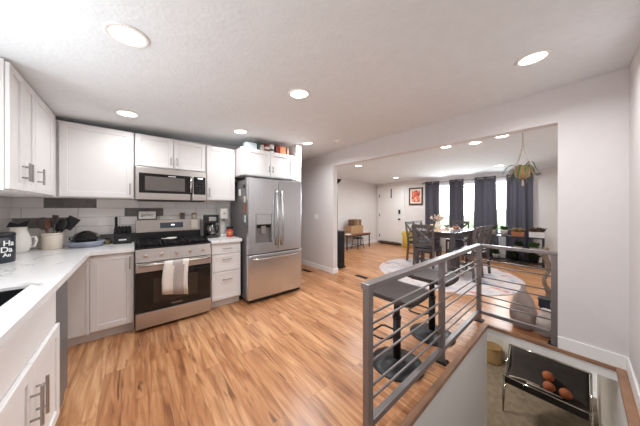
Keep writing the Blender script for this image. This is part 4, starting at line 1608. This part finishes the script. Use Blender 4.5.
# ---- vases on the strip beyond the railing
o = thing('floor_vase', 'large taupe teardrop vase on the floor behind the railing', 'vase', (3.40, .42, 0))
MB().lathe([(0, 0), (.085, 0), (.10, .03), (.118, .10), (.12, .17), (.106, .25), (.085, .33), (.045, .40), (.022, .44), (.02, .46), (.026, .475), (.018, .475), (.014, .44), (0, .43)], seg=36).build('body', TAUPE, o)
o = thing('floor_vase', 'small pale vase standing right of the taupe teardrop vase', 'vase', (3.35, .232, 0))
MB().lathe([(0, 0), (.05, 0), (.072, .03), (.084, .10), (.08, .17), (.055, .235), (.036, .26), (.042, .28), (.034, .28), (.028, .25), (0, .24)], seg=32).build('body', PALECLAY, o)
o = thing('lantern', 'dark blue lantern on a low black post behind the pale vase', 'lantern', (3.72, .27, 0))
MB().box(-.07, .07, -.06, .06, 0, .012, .003).cyl((0, 0, .01), (0, 0, .2), .012).build('post', BLACKM, o)
MB().box(-.06, .06, -.05, .05, .2, .285, .006).build('housing', mat('dark_blue_metal', rgb(44, 54, 70), .35, .3, var=.1), o)
MB().box(-.066, .066, -.056, .056, .282, .296, .004).build('cap', BLACKM, o)
o = thing('driftwood_stem', 'tall twisted dark branch standing in a base near the opening edge', 'branch', (4.25, .29, 0))
MB().lathe([(0, 0), (.07, 0), (.07, .02), (.02, .05), (0, .05)]).build('base', BLACKM, o)
pts = [(.02 * math.sin(i * .9), .025 * math.cos(i * 1.1), .03 + .062 * i) for i in range(14)]
MB().tube(pts, .030, 9, False, lambda u: .8 + .35 * math.sin(u * 9) * .6 + .2 * (1 - u)).build('stem', TRUNKM, o)
# ---- hanging plant
hp = thing('hanging_plant', 'spider-leaved plant in a rope hanger at the top of the opening', 'plant', (3.30, .41, 0))
hz = 2.34 + .19
HZ = ceil_z(3.30)
MB().cyl((0, 0, HZ), (0, 0, HZ - .03), .006).tube([(0, 0, HZ - .03), (.012, 0, HZ - .042), (0, 0, HZ - .055), (-.010, 0, HZ - .045)], .003).build('ceiling_hook', NICKEL, hp)
q = MB()
TOPZ, KN, PT, PB = HZ - .05, 2.06, 1.83, 1.70
q.tube([(0, 0, TOPZ), (0, 0, KN)], .006, 6)
q.ball((0, 0, KN), .012, 1, 1, 1.6, 8)
for i in range(4):
    a = PI / 4 + i * PI / 2
    q.tube([(0, 0, KN), (.03 * math.cos(a), .03 * math.sin(a), 1.96), (.085 * math.cos(a), .085 * math.sin(a), PT), (.08 * math.cos(a), .08 * math.sin(a), PB + .02), (0, 0, PB - .02)], .004, 6)
q.tube([(0, 0, PB - .015), (0, 0, PB - .09)], .007, 6, False, lambda u: 1 + .8 * u)
q.build('rope_hanger', ROPE, hp)
MB().lathe([(0, PB), (.05, PB), (.066, PB + .05), (.072, PT - .005), (.074, PT), (.066, PT), (.06, PB + .05), (0, PB + .02)]).build('pot', BASK, hp)
q = MB()
rr = random.Random(14)
for i in range(20):
    a = rr.uniform(0, 2 * PI)
    q.leaf((.03 * math.cos(a), .03 * math.sin(a), PT - .02), (math.cos(a), math.sin(a), rr.uniform(.5, 2.2)), rr.uniform(.14, .27), .016, droop=rr.uniform(2.2, 4.6), n=9)
q.build('foliage', LEAF, hp)
q = MB()
for i in range(9):
    a = rr.uniform(0, 2 * PI)
    q.leaf((.06 * math.cos(a), .06 * math.sin(a), PT - .02), (math.cos(a), math.sin(a), .3), rr.uniform(.14, .26), .016, droop=4, n=7)
q.build('dry_leaves', LEAFY, hp)

# ================================================================== BASEMENT
o = thing('sling_seat', 'black canvas sling seat on chrome legs at the foot of the stairs', 'seat', (5.2, .4, ZB))
YA, YZ = .52, -.52
for y in (YA, YZ):
    MB().tube([(0, y, .72), (.02, y, .012), (.28, y, .70), (.62, y, 1.0)], .011, 8).build('side_frame', CHROME, o)
MB().cyl((0, YZ, .68), (0, YA, .68), .014).build('front_rail', CHROME, o)
MB().cyl((.62, YZ, 1.0), (.62, YA, 1.0), .014).build('back_rail', CHROME, o)
rows = []
for i in range(17):
    u = i / 16
    y = YZ + .02 + (YA - YZ - .04) * u
    row = []
    for k in range(13):
        v = k / 12
        x = .0 + .62 * v
        z = .68 + .32 * v ** 2.0 - .13 * math.sin(PI * v) * (.8 + .2 * math.sin(u * PI))
        row.append((x, y, z))
    rows.append(row)
sl = MB().sheet(rows, .008)
sl.box(-.022, -.016, YZ + .03, YA - .03, .58, .69)
sl.build('sling', SLING, o)
for i, (p, lb) in enumerate((([(.10, .44, .64), (.20, .25, .63), (.16, .05, .66)], 'pale bent branch lying at the left of the sling seat'),
                             ([(.05, .20, .685), (.12, .0, .65), (.10, -.22, .66)], 'pale bent branch lying along the front of the sling seat'))):
    t = MB().tube([(5.2 + a, .4 + b_, ZB + c_ + .02) for a, b_, c_ in p], .013, 8, False, lambda u: 1.2 - .6 * u)
    tag(t.build('branch', PALECLAY), lb, 'branch', 'branches in the sling seat')
for i, (x, y, z, lb) in enumerate(((5.42, .34, -1.695, 'burnt orange ball at the left of the sling seat'), (5.42, .15, -1.695, 'burnt orange ball in the middle of the sling seat'), (5.57, .36, -1.60, 'burnt orange ball at the back of the sling seat'))):
    t = MB().ball((0, 0, 0), .078, 1, 1, 1, 20)
    tag(t.build('ball', ORANGEB, None, (x, y, z + .0)), lb, 'ball', 'balls in the sling seat')
o = thing('wicker_basket', 'round wicker basket on the basement carpet beside the panel door', 'basket', (6.72, 1.39, ZB))
MB().lathe([(0, 0), (.155, 0), (.17, .02)] + [(.172 + .006 * (k % 2), .03 + .022 * k) for k in range(16)] + [(.16, .37), (.155, .18), (.14, .03), (0, .02)]).build('body', BASK, o)
MB().tube([(.178 * math.cos(2 * PI * k / 24), .178 * math.sin(2 * PI * k / 24), .375) for k in range(24)], .014, 8, True).build('rim', BASK, o)

# ================================================================== OUTSIDE
g = MB().box(7.7, 30, -14, 18, -.5, -.3)
o = g.build('lawn', LAWN)
o['kind'] = 'structure'
h = MB()
rr = random.Random(5)
for i in range(150):
    y = -6 + 16 * i / 150
    h.ball((14 + rr.uniform(-.3, .3), y, rr.uniform(-.1, .95)), rr.uniform(.3, .5), 1, 1, 1, 8)
tag(h.build('hedge', HEDGE), 'green clipped hedge beyond the dining window', 'hedge')
o = thing('garden_tree', 'pale bare-trunked tree outside the dining window', 'tree', (12.5, 3.95, -.3))
MB().tube([(0, 0, 0), (.05, 0, 1.2), (-.05, .1, 2.4), (.1, -.1, 4)], .11, 8, False, lambda u: 1 - .5 * u).build('trunk', TRUNKM, o)
q = MB()
for i in range(160):
    a = rr.uniform(0, 2 * PI)
    p = Vector((rr.uniform(-1.3, 1.3), rr.uniform(-1.4, 1.4), rr.uniform(2.6, 4.4)))
    q.leaf(p, (math.cos(a), math.sin(a), .3), .35, .16, n=2)
q.build('foliage', HEDGE, o)
